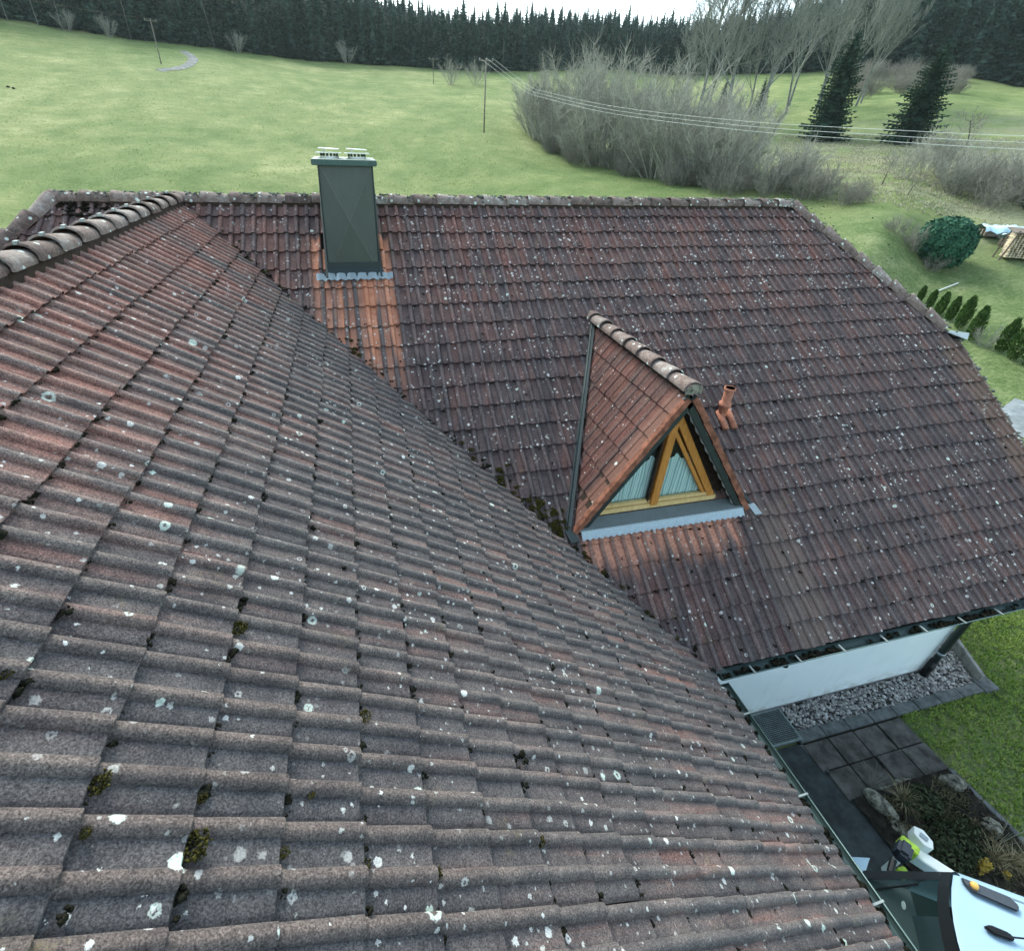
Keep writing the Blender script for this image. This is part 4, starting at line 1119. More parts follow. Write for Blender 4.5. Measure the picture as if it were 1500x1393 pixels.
# flower bed: mounded soil, rocks, plants
xs = np.linspace(8.62, 10.44, 30); ys = np.linspace(-10.2, -6.86, 50)
Xg, Yg = np.meshgrid(xs, ys)
Xg = Xg + (Yg + 6.86) * -.16 * np.clip(1 - (Xg - 8.62) / 1.8, 0, 1)*0 + np.clip(-(Yg + 6.86), 0, 3) * .05
Zg = GZ + .05 + .10 * np.sin(np.pi * np.clip((Xg - 8.6) / 1.9, 0, 1)) + .025 * np.sin(Xg * 9) * np.sin(Yg * 8 + Xg * 3) + .015 * np.random.default_rng(2).normal(size=Xg.shape)
n0, n1 = Xg.shape
I = np.arange(n0 - 1)[:, None] * n1 + np.arange(n1 - 1)[None]
Fg = np.stack([I, I + 1, I + n1 + 1, I + n1], -1).reshape(-1, 4)
o = link('flower_bed', mesh_np('flower_bed', np.stack([Xg, Yg, Zg], -1).reshape(-1, 3), Fg, True), None, M['soil']); tag(o, 'dark soil of the planted bed between path and lawn', kind='structure')
v, f = lumps([(r.uniform(8.8, 10.4), r.uniform(-9.5, -6.95), GZ + .10 + r.uniform(-.02, .06)) for _ in range(900)], r.uniform(.008, .03, 900), ICO1, .3, .6, 12)
o = link('soil_crumbs', mesh_np('soil_crumbs', v, f, True), None, M['soil']); tag(o, 'loose dark crumbs of soil and leaf mould on the bed', 'soil', kind='stuff')
def rock(name, loc, size, seed, label, cat='rock', mat='rock', group=None, rot=0.0, tilt=0.0):
    bm = bmesh.new(); bmesh.ops.create_icosphere(bm, subdivisions=3, radius=1)
    rr = np.random.default_rng(seed); K = rr.normal(size=(9, 3)); K /= np.linalg.norm(K, axis=1)[:, None]; D = rr.uniform(.62, .95, 9)
    for p in bm.verts:
        c = np.array(p.co)
        for k, d in zip(K, D):
            q = c @ k
            if q > d: c = c - k * (q - d) * .85
        c = c * (1 + .05 * math.sin(c[0] * 9 + seed) * math.sin(c[1] * 8 + c[2] * 5) + .022 * rr.normal())
        p.co = Vector(c * np.array(size))
    for q in bm.faces: q.smooth = True
    me = bpy.data.meshes.new(name); bm.to_mesh(me); bm.free()
    o = link(name, me, None, M[mat]); o.location = loc; o.rotation_euler = (tilt, 0, rot)
    return tag(o, label, cat, group)
rock('rock', (8.90, -7.02, GZ + .10), (.10, .24, .15), 3, 'flat upright rock slab at the path corner of the flower bed', rot=.25, tilt=.1)
rock('rock', (8.93, -7.33, GZ + .08), (.12, .16, .10), 8, 'rounded mossy boulder beside the asphalt path, below the rock slab', rot=.4)
rock('rock', (10.22, -7.02, GZ + .12), (.18, .12, .11), 5, 'pale angular boulder at the lawn corner of the flower bed', rot=-.5)
rock('rock', (10.20, -7.58, GZ + .10), (.15, .12, .10), 14, 'brownish boulder halfway along the lawn side of the bed', rot=.2)
lab = 'small pale cobble in the row edging the flower bed'
for i in range(15):
    t_ = i / 14
    rock('cobble', (9.02 + 1.28 * t_ + random.uniform(-.02, .02), -6.90 + .05 * math.sin(t_ * 5) + random.uniform(-.02, .02), GZ + .07), (random.uniform(.035, .05), random.uniform(.04, .065), .045), 40 + i, lab, 'cobble', 'rock', 'cobbles edging the flower bed', random.uniform(-.5, .5))
bk = empty('bed_kerb', (10.45, -7.4, GZ)); tag(bk, 'row of dark edging stones between the flower bed and the lawn', 'edging')
for i in range(6):
    y = -6.86 - i * .44; x = 10.40 + i * .030
    MB().box((0, -.43, -.05), (.085, -.006, .075 + random.uniform(-.008, .008)), Matrix.Translation((x, y, GZ)) @ Matrix.Rotation(.06, 4, 'Z')).build('edging_stone', M['kerb'], bk, bevel=.008)
kb = sheet('path_kerb', [(8.47, -6.04), (8.66, -6.80), (8.70, -7.5), (9.5, -13), (9.6, -13), (8.79, -7.5), (8.735, -6.87), (8.52, -6.04)], GZ + .016, M['kerb'], 'narrow speckled stone edge of the asphalt path')

def blades(centres, n, length, spread, width, mat, name, label, cat, seed, droop=.5, lean=1.0, group=None, kind=None):
    """tufts of arching blades, each blade three faces"""
    r = np.random.default_rng(seed); c = np.repeat(np.asarray(centres, float), n, 0); N = len(c)
    az = r.uniform(0, 2 * np.pi, N); L = length * r.uniform(.55, 1.15, N); out = spread * lean * r.uniform(.1, 1.0, N)
    d = np.stack([np.cos(az), np.sin(az), np.zeros(N)], -1); s_ = np.stack([-np.sin(az), np.cos(az), np.zeros(N)], -1)
    base = c + d * (spread * .12) * r.uniform(0, 1, (N, 1))
    up = np.array([0, 0, 1.0])
    P = []
    for t_, w in ((0, 1), (.45, .8), (.8, .5), (1, .05)):
        z = L * (t_ - droop * t_ * t_ * out / max(spread, 1e-6)); o_ = out * L / length * (t_ ** 1.6)
        p = base + d * o_[:, None] + up * z[:, None]
        P += [p - s_ * width * w / 2, p + s_ * width * w / 2]
    V = np.stack(P, 1)
    q = np.array([[0, 1, 3, 2], [2, 3, 5, 4], [4, 5, 7, 6]])
    F = (q[None] + (np.arange(N) * 8)[:, None, None]).reshape(-1, 4)
    o = link(name, mesh_np(name, V.reshape(-1, 3), F), None, mat)
    return tag(o, label, cat, group, kind)
blades([(9.22, -7.06, GZ + .10)], 170, .36, .34, .006, M['straw'], 'ornamental_grass', 'straw coloured tuft of ornamental grass behind the cobble row', 'grass tuft', 3, .55)
blades([(9.78 + .2 * i, -7.86 - .08 * i, GZ + .10) for i in range(4)], 120, .32, .30, .006, M['straw'], 'dry_perennial', 'spreading patch of dry straw stems behind the yellow flowers', 'plant', 4, .6)
blades([(9.05, -6.78, GZ + .04)], 40, .34, .40, .004, M['twig_dark'], 'winter_perennial', 'thin bare stems leaning over the paving slabs', 'plant', 5, .3)
blades([(10.0, -7.75, GZ + .1), (10.3, -7.9, GZ + .1)], 16, .6, .35, .005, M['twig_dark'], 'winter_perennial', 'few long reddish bare stems near the lawn edging', 'plant', 6, .2)

def leaf_cloud(n, centre, size, leaf, seed, shell=.35, flat=1.0, up=.0):
    """n small leaf faces scattered through an uneven ellipsoid"""
    r = np.random.default_rng(seed)
    d = r.normal(size=(n, 3)); d /= np.linalg.norm(d, axis=1)[:, None]
    k = r.normal(size=(14, 3)); k /= np.linalg.norm(k, axis=1)[:, None]; amp = r.uniform(-.16, .20, 14)
    bump = 1 + sum(a * np.clip((d @ q - .62) / .38, 0, 1) for a, q in zip(amp, k))
    rad = (1 - shell * r.uniform(0, 1, n) ** 1.7) * bump
    p = d * rad[:, None] * np.array(size) + np.array(centre)
    a = d + r.normal(0, .55, (n, 3)); a /= np.linalg.norm(a, axis=1)[:, None]
    b = np.cross(a, r.normal(size=(n, 3))); b /= np.linalg.norm(b, axis=1)[:, None]
    c = np.cross(a, b); c[:, 2] += up; L = leaf * r.uniform(.6, 1.4, n)[:, None]
    V = np.stack([p - b * L * .35, p + b * L * .35, p + b * L * .18 + c * L, p - b * L * .18 + c * L], 1)
    return V.reshape(-1, 3), (np.arange(n * 4).reshape(-1, 4))
def shrub_leafy(name, loc, size, n, leaf, mat, label, cat, seed, group=None):
    v, f = leaf_cloud(n, loc, size, leaf, seed)
    return tag(link(name, mesh_np(name, v, f), None, mat), label, cat, group)
shrub_leafy('low_evergreen', (9.47, -7.14, GZ + .16), (.30, .20, .17), 1500, .035, M['evergreen'], 'low dark evergreen cushion right of the ornamental grass', 'shrub', 51)
shrub_leafy('low_evergreen', (9.40, -7.62, GZ + .16), (.42, .30, .18), 2600, .035, M['evergreen'], 'broad grey green ground cover behind the white machine', 'shrub', 52)
shrub_leafy('low_evergreen', (9.78, -7.45, GZ + .12), (.22, .22, .10), 500, .03, M['evergreen'], 'thin patch of dark creeping plant in the middle of the bed', 'shrub', 53)
def litter(n, seed):
    r = np.random.default_rng(seed); x = r.uniform(8.85, 10.4, n); y = r.uniform(-9.4, -6.95, n)
    k = np.sin(x * 5 + 2 * np.sin(y * 3)) * np.sin(y * 4.2 + x) + r.normal(0, .35, n) > -.15
    x, y = x[k], y[k]; return np.stack([x, y, GZ + .10 + .08 * np.sin(np.pi * (x - 8.6) / 1.9)], -1)
M['litter'] = foliage_material('bed_undergrowth', [(.2, (.035, .040, .018)), (.5, (.085, .085, .045)), (.75, (.17, .145, .085)), (.95, (.32, .27, .17))], .85, .2)
blades(litter(2300, 91), 4, .085, .09, .010, M['litter'], 'undergrowth', 'low brown and green undergrowth covering the flower bed', 'undergrowth', 92, .6, 1.0, None, 'stuff')
fl_ = empty('yellow_flower_plant', (9.42, -7.93, GZ)); tag(fl_, 'yellow flower spikes beside the van roof lamp', 'flower')
for i, (dx, dy, h) in enumerate(((0, 0, .34), (.04, .05, .30), (.32, -.10, .12))):
    v, f = leaf_cloud(160, (9.42 + dx, -7.93 + dy, GZ + .12 + h * .55), (.035, .035, h * .45), .022, 60 + i, .8)
    link('flower_spike', mesh_np('flower_spike', v, f), fl_, M['yellow'])

# lawn blades where the lawn is close enough to show them
def lawn(n, seed):
    r = np.random.default_rng(seed); P = []
    x = r.uniform(10.3, 15.6, n); y = r.uniform(-9.6, -2.2, n)
    east = np.where(y > -6.02, np.where(x > 12.52 + np.maximum(y + 5.86, 0) * .5, 1, 0), np.where(x > 10.52 + np.clip(-(y + 6.9), 0, 3) * .07, 1, 0))
    k = east > 0; return np.stack([x[k], y[k], np.full(k.sum(), GZ)], -1)
blades(lawn(17000, 8), 6, .080, .075, .011, M['grass'], 'lawn_grass', 'short green lawn grass beside the flower bed and gravel', 'grass', 9, .45, 1.0, None, 'stuff')

# ------------------------------------------------------------------ van
vb_ = Vector((.83, -.557, 0)).normalized(); vw = Vector((-vb_.y, vb_.x, 0)) * -1
if vw.y > 0: vw = -vw
PC = Vector((7.565, -8.055, -5.15))
def V3(b, w, z, bow=True): 
    bb = b - (.22 * (1 - ((w - .75) / .75) ** 2) if bow else 0)
    return PC + vb_ * bb + vw * w + Vector((0, 0, z))
van = empty('van', PC + vb_ * 1.5 + vw * .75 + Vector((0, 0, GZ - PC.z))); tag(van, 'pale blue white van with dark window parked against the gutter', 'van')
NW = 11; ws = [1.5 * i / (NW - 1) for i in range(NW)]
crown = lambda w: .07 * (1 - ((w - .75) / .75) ** 2)
roof = MB(); vv = []
bs = [0, .04, .6, 1.4, 2.4]
for b in bs:
    for w in ws: vv.append(V3(b * 1.0 - .0, w, crown(w) - (.02 if b == 0 else 0) + .02 * min(b, 1), True if b < 1.4 else False))
roof.add(vv, [(i * NW + k, i * NW + k + 1, (i + 1) * NW + k + 1, (i + 1) * NW + k) for i in range(len(bs) - 1) for k in range(NW - 1)])
roof.build('roof', M['van'], van, True)
sidev = []
prof = [(0.0, 0.0), (-.035, -.02), (-.06, -.06), (-.10, -.25), (-.17, -.75), (-.19, -1.5)]
for b in (.05, .6, 1.4, 2.4):
    for (w, z) in prof: sidev.append(V3(b, 0, z + .02 * min(b, 1), False) + vw * w)
np_ = len(prof)
MB().add(sidev, [(i * np_ + k, i * np_ + k + 1, (i + 1) * np_ + k + 1, (i + 1) * np_ + k) for i in range(3) for k in range(np_ - 1)]).build('side_panel', M['van'], van, True)
MB().tube([V3(.30, .035, .012, False), V3(1.3, .05, .035, False), V3(2.4, .05, .035, False)], .010, 6).build('roof_seam', M['zinc'], van)
# window: black surround, tinted glass, dark cabin
gl = .50; gz = -.78
def GW(t_, w, push=0.0):      # t_ 0 top .. 1 bottom
    p = V3(-.015 - gl * t_, -.10 * t_ + w * (1 + .13 * t_), crown(w) * (1 - t_) - .015 + gz * t_)
    return p - vb_ * push
def strip(t0, t1, w0, w1, push, n=10, m=4):
    v = [GW(t0 + (t1 - t0) * j / m, w0 + (w1 - w0) * i / n, push) for j in range(m + 1) for i in range(n + 1)]
    f = [(j * (n + 1) + i, j * (n + 1) + i + 1, (j + 1) * (n + 1) + i + 1, (j + 1) * (n + 1) + i) for j in range(m) for i in range(n)]
    return v, f
sur = MB()
for a_ in ((0, .11, -.02, 1.52), (.90, 1.0, -.02, 1.52), (.11, .90, -.02, .07), (.11, .90, 1.43, 1.52)): sur.add(*strip(*a_, .006))
sur.build('window_surround', M['black'], van)
MB().add(*strip(.06, .95, .02, 1.48, 0.0)).build('window', M['van_glass'], van)
cab = MB(); inn_ = [GW(.0, .0, -.45), GW(.0, 1.5, -.45), GW(1.0, 1.5, -.9), GW(1.0, 0, -.9)]
cab.add(inn_, [(0, 1, 2, 3)]); cab.add([GW(1.0, 0, -.02), GW(1.0, 1.5, -.02), GW(1.0, 1.5, -.9), GW(1.0, 0, -.9)], [(0, 1, 2, 3)])
cab.build('cabin', M['black'], van)
MB().add([GW(.96, .05, -.03), GW(.96, 1.45, -.03), GW(.80, 1.45, -.30), GW(.80, .05, -.30)], [(0, 1, 2, 3)]).build('parcel_shelf', M['flash'], van)
MB().prism([GW(.30, .30, -.30), GW(.30, 1.1, -.30), GW(.9, 1.15, -.40), GW(.9, .25, -.40)], vb_ * .12).build('seat_back', M['smoke'], van)
MB().tube([GW(.50, .30, -.05), GW(.50, .30, -.045)], .035, 12).build('sticker', M['white_metal'], van)
MB().tube([GW(.93, .20, .012), GW(.30, .12, .014)], .009, 6).build('wiper', M['black'], van)
bo = MB().add([GW(1.0, -.16, .02), GW(1.0, .5, .02), GW(1.0, .5, .30) + Vector((0, 0, -.12)), GW(1.0, -.12, .26) + Vector((0, 0, -.12)), GW(1.0, -.16, .02) + Vector((0, 0, -.4)), GW(1.0, -.12, .26) + Vector((0, 0, -.45)), GW(1.0, .5, .30) + Vector((0, 0, -.45))],
              [(0, 1, 2, 3), (0, 3, 5, 4), (3, 2, 6, 5)])
bo.build('lower_panel', M['van'], van)
MB().prism([V3(.03, .02, .010, False), V3(.40, .04, .022, False), V3(.44, .10, .045, False), V3(.40, .17, .055, False), V3(.06, .14, .045, False), V3(.02, .08, .028, False)], (0, 0, .03)).build('roof_lamp', M['smoke'], van, bevel=.012)
lampb = MB().tube([V3(.075, .075, .060, False), V3(.085, .077, .068, False), V3(.115, .08, .072, False), V3(.125, .082, .068, False)], [.018, .034, .034, .018], 10); lampb.build('lamp_bulb', M['amber'], van, True)
an = MB(); c = V3(.30, .42, crown(.42) + .02)
an.prism([c - vb_ * .10, c - vb_ * .04 + vw * .035, c + vb_ * .10 + vw * .03, c + vb_ * .13, c + vb_ * .10 - vw * .03, c - vb_ * .04 - vw * .035], (0, 0, .04))
ao = an.build('antenna_base', M['black'], van, bevel=.01)
MB().tube([c + vb_ * .10 + Vector((0, 0, .03)), c + vb_ * .42 - vw * .06 + Vector((0, 0, .14))], [.008, .004], 6).build('antenna_rod', M['black'], ao)
mc = Vector((7.93, -7.66, -6.02))
MB().box((-.10, -.07, -.10), (.10, .07, .10), Matrix.Translation(mc) @ Matrix.Rotation(.5, 4, 'Z')).build('door_mirror', M['smoke'], van, bevel=.035)
MB().tube([mc + Vector((-.10, -.02, -.10)), mc + Vector((-.22, -.10, -.14))], .035, 8).build('mirror_arm', M['black'], van)

# white outrigger with hexagonal head and lime clamp standing beside the van
lf = empty('lifting_outrigger', (8.35, -7.70, GZ)); tag(lf, 'white steel outrigger with hexagonal head and lime green clamp beside the van', 'machine')
a = Vector((8.20, -7.60, -6.22)); b = Vector((8.42, -8.02, -6.12)); d = (b - a).normalized(); sd = d.cross(Vector((0, 0, 1))).normalized()
MB().prism([a - sd * .065, a + sd * .065, a + sd * .065 - Vector((0, 0, .16)), a - sd * .065 - Vector((0, 0, .16))], (b - a) * 1.4).build('arm', M['white_metal'], lf, bevel=.008)
hc = Vector((8.36, -7.60, -6.08))
hexp = [hc + Vector((.11 * math.cos(t_) * .75, .11 * math.sin(t_) * 1.1, 0)) for t_ in [math.pi / 6 + k * math.pi / 3 for k in range(6)]]
MB().prism(hexp, (0, 0, -.16)).build('head', M['white_metal'], lf, bevel=.006)
MB().box((-.03, -.04, 0), (.03, .04, .012), Matrix.Translation(hc) @ Matrix.Rotation(.4, 4, 'Z')).build('head_plate', M['zinc'], lf, bevel=.003)
MB().box((-.055, -.09, -.12), (.055, .09, .06), Matrix.Translation((8.14, -7.62, -6.15)) @ Matrix.Rotation(.45, 4, 'Z')).build('clamp', M['lime'], lf, bevel=.012)
MB().box((-.05, -.05, -.07), (.05, .05, .02), Matrix.Translation((7.98, -7.78, -6.3))).build('clamp_foot', M['lime'], lf, bevel=.012)
MB().tube([(8.36, -7.60, -6.28), (8.36, -7.60, GZ)], .04, 10).build('post', M['white_metal'], lf)

# ------------------------------------------------------------------ trees and shrubs
def segs_mesh(name, S, n=3):
    """S: array of (p0, p1, r0, r1) -> one mesh of tapered prisms"""
    p0 = np.array([s[0] for s in S]); p1 = np.array([s[1] for s in S]); r0 = np.array([s[2] for s in S]); r1 = np.array([s[3] for s in S])
    d = p1 - p0; d /= np.linalg.norm(d, axis=1)[:, None] + 1e-9
    ref = np.where(np.abs(d[:, 2:3]) > .9, np.array([[1., 0, 0]]), np.array([[0., 0, 1]]))
    a = np.cross(d, ref); a /= np.linalg.norm(a, axis=1)[:, None]; b = np.cross(a, d)
    V = []
    for P, R in ((p0, r0), (p1, r1)):
        for k in range(n):
            t_ = 2 * math.pi * k / n
            V.append(P + (a * math.cos(t_) + b * math.sin(t_)) * R[:, None])
    V = np.stack(V, 1)
    q = np.array([[k, (k + 1) % n, n + (k + 1) % n, n + k] for k in range(n)])
    F = (q[None] + (np.arange(len(S)) * 2 * n)[:, None, None]).reshape(-1, 4)
    return mesh_np(name, V.reshape(-1, 3), F, True)

def spruce_meshes(h, rad, whorls, per, segs, seed, trunk_r=.16, droop=.25, low=.03, wide=.30, pw=.78):
    r = np.random.default_rng(seed); V = []; F = []
    def tri(*p): 
        b = len(V); V.extend(p); F.append(tuple(range(b, b + len(p))))
    for i in range(whorls):
        t_ = low + (1 - low) * (i / (whorls - 1)) ** .92
        z = h * t_; L0 = rad * (1 - t_) ** pw + .05 * rad * (t_ < .98)
        for k in range(per if t_ < .8 else max(4, per - 3)):
            az = 2 * math.pi * (k + r.uniform(-.35, .35)) / per + i * 2.4
            L = L0 * r.uniform(.62, 1.16); dz = r.uniform(-.06, .06) * h / whorls * 4
            d = np.array([math.cos(az), math.sin(az), 0]); s = np.array([-d[1], d[0], 0])
            dr = droop * (1 - .9 * t_)
            sp = lambda q: np.array([0, 0, z + dz]) + d * (L * q) + np.array([0, 0, L * (-dr * q * 1.6 + dr * 1.1 * q * q + .25 * t_ * q)])
            for j in range(segs):
                q0 = j / segs; q1 = (j + 1) / segs
                w0 = L * wide * (1 - q0 * .8) + .04; 
                a = sp(q0); b = sp(q1)
                for sg in (-1, 1):
                    tip = sp(min(q1 + .16, 1.08)) + s * sg * w0 * r.uniform(.6, 1.3) + np.array([0, 0, -w0 * r.uniform(.1, .7)])
                    tri(a, b, tip)
                hang = (a + b) / 2 + d * L * .08 + np.array([0, 0, -w0 * r.uniform(.5, 1.3)])
                tri(a, b, hang)
    for i in range(26):      # dense inner foliage
        t0 = low + (1 - low) * i / 26; R0 = rad * (1 - t0) ** .8 * .62
        m_ = 9
        for k in range(m_):
            a0 = 2 * math.pi * (k + .5 * (i % 2)) / m_; a1 = a0 + 2 * math.pi / m_ * 1.15; R1 = R0 * r.uniform(.75, 1.2)
            tri(np.array([0, 0, h * (t0 + .085)]), np.array([R1 * math.cos(a0), R1 * math.sin(a0), h * t0 - .1 * R0]), np.array([R1 * math.cos(a1), R1 * math.sin(a1), h * t0 - .1 * R0 * r.uniform(0, 3)]))
    V.append(np.array([0, 0, h * .94])); V.append(np.array([.05, 0, h * .9])); V.append(np.array([0, 0, h * 1.03])); F.append((len(V) - 3, len(V) - 2, len(V) - 1))
    crown = mesh_np('crown', np.array(V), F)
    trunk = segs_mesh('trunk', [((0, 0, -.4), (0, 0, h * .5), trunk_r, trunk_r * .6), ((0, 0, h * .5), (0, 0, h * .97), trunk_r * .6, .02)], 7)
    return crown, trunk

def put_tree(name, loc, crown, trunk, label, cat, group=None, sc=1.0, rz=0.0, sxy=1.0, lean=(0, 0)):
    o = bpy.data.objects.new(name, None); COL.objects.link(o); o.empty_display_size = .3
    o.location = loc; o.rotation_euler = (lean[0], lean[1], rz); o.scale = (sc * sxy, sc * sxy, sc)
    for nm, me in (('crown', crown), ('trunk', trunk)):
        if me is None: continue
        c = bpy.data.objects.new(nm, me); COL.objects.link(c); c.parent = o
    return tag(o, label, cat, group)

cr, tk = spruce_meshes(11.0, 2.9, 38, 13, 6, 101, .17, .36, .03, .22, .58)
cr.materials.append(M['spruce']); tk.materials.append(M['dark_bark'])
put_tree('spruce_tree', (62.3, 52.4, 2.0), cr, tk, 'single dark spruce in the rough meadow, left one of the pair', 'spruce tree', None, 1.0, .4)
cr, tk = spruce_meshes(9.4, 3.0, 34, 13, 6, 102, .17, .36, .03, .22, .58)
cr.materials.append(M['spruce']); tk.materials.append(M['dark_bark'])
put_tree('spruce_tree', (67.8, 45.5, 2.05), cr, tk, 'single dark spruce with ragged top, right one of the pair', 'spruce tree', None, 1.0, 1.4)

FOR = []
for k in range(5):
    c_, t_ = spruce_meshes(13.0, 2.3 + .25 * (k % 3), 26, 8, 3, 200 + k, .13, .30, .04, .34, (.60, .72, .55, .80, .65)[k])
    c_.materials.append(M['spruce_far']); t_.materials.append(M['dark_bark']); FOR.append((c_, t_))
ETH = [-1.1, -.4465, -.35, -.2443, .0013, .2341, .407, .5774, .7898, .8849, .9875, 1.25]
EDD = [128, 134, 131, 129, 135, 141, 160, 176, 180, 178, 171, 160]
def edge_d(th): return float(np.interp(th, ETH, EDD))
r = np.random.default_rng(303)
front = []; back = []
for row_ in range(13):
    th = -.80
    while th < 1.18:
        d = edge_d(th) + 1.5 + row_ * 4.4 + r.uniform(-1.6, 1.6)
        front.append((th, d, row_)) if row_ < 2 else back.append((th, d, row_))
        th += r.uniform(1.5, 2.6) / d * (1.0 if row_ < 2 else 1.2)
def place(th, d): 
    x = CAM.x + d * math.sin(th); y = CAM.y + d * math.cos(th); return x, y, H(x, y)
view = [q for q in front if in_view(Vector(place(q[0], q[1])) + Vector((0, 0, 5)), 60)]
other = [q for q in front if q not in view]
view = view[:290]
hs = lambda th: (1 - .10 * max(0, 1 - abs(th - .25) / .2)) * (.94 + .06 * math.sin(th * 9) + .05 * math.sin(th * 23 + 1)) * (1.0 + .30 * min(1, max(0, (th - .62) / .15))) * (1.0 + .12 * min(1, max(0, (.1 - th) / .1)))
for i, (th, d, row_) in enumerate(view):
    c_, t_ = FOR[r.integers(0, 5)]
    put_tree('forest_spruce', place(th, d), c_, t_, 'dark spruce standing in the closed edge of the hillside forest', 'spruce tree', 'spruces along the forest edge', hs(th) * r.uniform(.74, 1.10), r.uniform(0, 6.28), r.uniform(.9, 1.1), (r.normal(0, .015), r.normal(0, .015)))
back += other
# rest of the wood: one object, spruces set on points by geometry nodes
def instanced(name, pts, scales, rots, sources, label, cat):
    me = mesh_np(name, np.array(pts, float), [])
    for nm, dat in (('sc', scales), ('rt', rots)):
        at = me.attributes.new(nm, 'FLOAT', 'POINT'); at.data.foreach_set('value', np.array(dat, np.float32))
    o = bpy.data.objects.new(name, me); COL.objects.link(o)
    ng = bpy.data.node_groups.new(name, 'GeometryNodeTree')
    ng.interface.new_socket('Geometry', in_out='INPUT', socket_type='NodeSocketGeometry'); ng.interface.new_socket('Geometry', in_out='OUTPUT', socket_type='NodeSocketGeometry')
    N = ng.nodes; gi = N.new('NodeGroupInput'); go = N.new('NodeGroupOutput')
    ji = N.new('GeometryNodeJoinGeometry')
    for k, src in enumerate(sources):
        oi = N.new('GeometryNodeObjectInfo'); oi.inputs['Object'].default_value = src; oi.transform_space = 'ORIGINAL'; oi.inputs['As Instance'].default_value = True
        ip = N.new('GeometryNodeInstanceOnPoints')
        ix = N.new('GeometryNodeInputIndex'); md = N.new('FunctionNodeCompare'); md.data_type = 'INT'; md.operation = 'EQUAL'
        mo = N.new('ShaderNodeMath'); mo.operation = 'MODULO'; mo.inputs[1].default_value = len(sources)
        ng.links.new(ix.outputs[0], mo.inputs[0]); ng.links.new(mo.outputs[0], md.inputs[2]); md.inputs[3].default_value = k
        a1 = N.new('GeometryNodeInputNamedAttribute'); a1.data_type = 'FLOAT'; a1.inputs[0].default_value = 'sc'
        a2 = N.new('GeometryNodeInputNamedAttribute'); a2.data_type = 'FLOAT'; a2.inputs[0].default_value = 'rt'
        cx_ = N.new('ShaderNodeCombineXYZ'); ng.links.new(a2.outputs[0], cx_.inputs[2])
        ng.links.new(gi.outputs[0], ip.inputs['Points']); ng.links.new(oi.outputs['Geometry'], ip.inputs['Instance']); ng.links.new(md.outputs[0], ip.inputs['Selection'])
        ng.links.new(cx_.outputs[0], ip.inputs['Rotation']); ng.links.new(a1.outputs[0], ip.inputs['Scale'])
        ng.links.new(ip.outputs[0], ji.inputs[0])
    ng.links.new(ji.outputs[0], go.inputs[0])
    md_ = o.modifiers.new('scatter', 'NODES'); md_.node_group = ng
    return tag(o, label, cat, None, 'stuff')
srcs = []
seen = set()
for o in COL.objects:
    if o.parent and o.parent.name.startswith('forest_spruce') and o.name.startswith('crown') and o.data.name not in seen:
        seen.add(o.data.name); srcs.append(o)
instanced('spruce_forest', [place(th, d) for th, d, _ in back], [hs(th) * r.uniform(.66, 1.06) * (1.22 if r.uniform() < .07 else 1) for th, d, _ in back], list(r.uniform(0, 6.28, len(back))), srcs, 'dense dark spruce forest covering the hilltop behind the meadow', 'forest')

def bare_tree(h, seed, levels=4, r0=.2, spread=.55, first=.28, up=.35, nch=(5, 4, 4, 3), lens=.42, wig=.10, minr=.012, thin=.62):
    r = np.random.default_rng(seed); trunk = []; crown = []
    def grow(p, d, L, rad, lev, dest):
        n = 4 if lev == 0 else 3; pts = [p]; 
        for i in range(n):
            d = d + r.normal(0, wig, 3) + np.array([0, 0, up * .12 * (lev > 0)]); d = d / np.linalg.norm(d); pts.append(pts[-1] + d * L / n)
        rr = [max(rad * (1 - .75 * i / n), minr * .7) for i in range(n + 1)]
        for i in range(n): dest.append((pts[i], pts[i + 1], rr[i], rr[i + 1]))
        if lev >= levels: return
        m = nch[lev]
        for k in range(m):
            q = first + (1 - first) * (k + r.uniform(.2, .8)) / m if lev == 0 else .2 + .8 * (k + r.uniform(.2, .8)) / m
            i = min(int(q * n), n - 1); b = pts[i] + (pts[i + 1] - pts[i]) * (q * n - i)
            ax = r.normal(size=3); ax -= d * (ax @ d); ax /= np.linalg.norm(ax) + 1e-9
            nd = d * (1 - spread * .5) + ax * spread + np.array([0, 0, up * .5]); nd /= np.linalg.norm(nd)
            grow(b, nd, L * lens * r.uniform(.7, 1.25) * (1.25 - .5 * q), max(rr[i] * thin, minr), lev + 1, crown)
    grow(np.array([0, 0, -.3]), np.array([r.normal(0, .03), r.normal(0, .03), 1.0]), h, r0, 0, trunk)
    return segs_mesh('crown', crown), segs_mesh('trunk', trunk, 6)

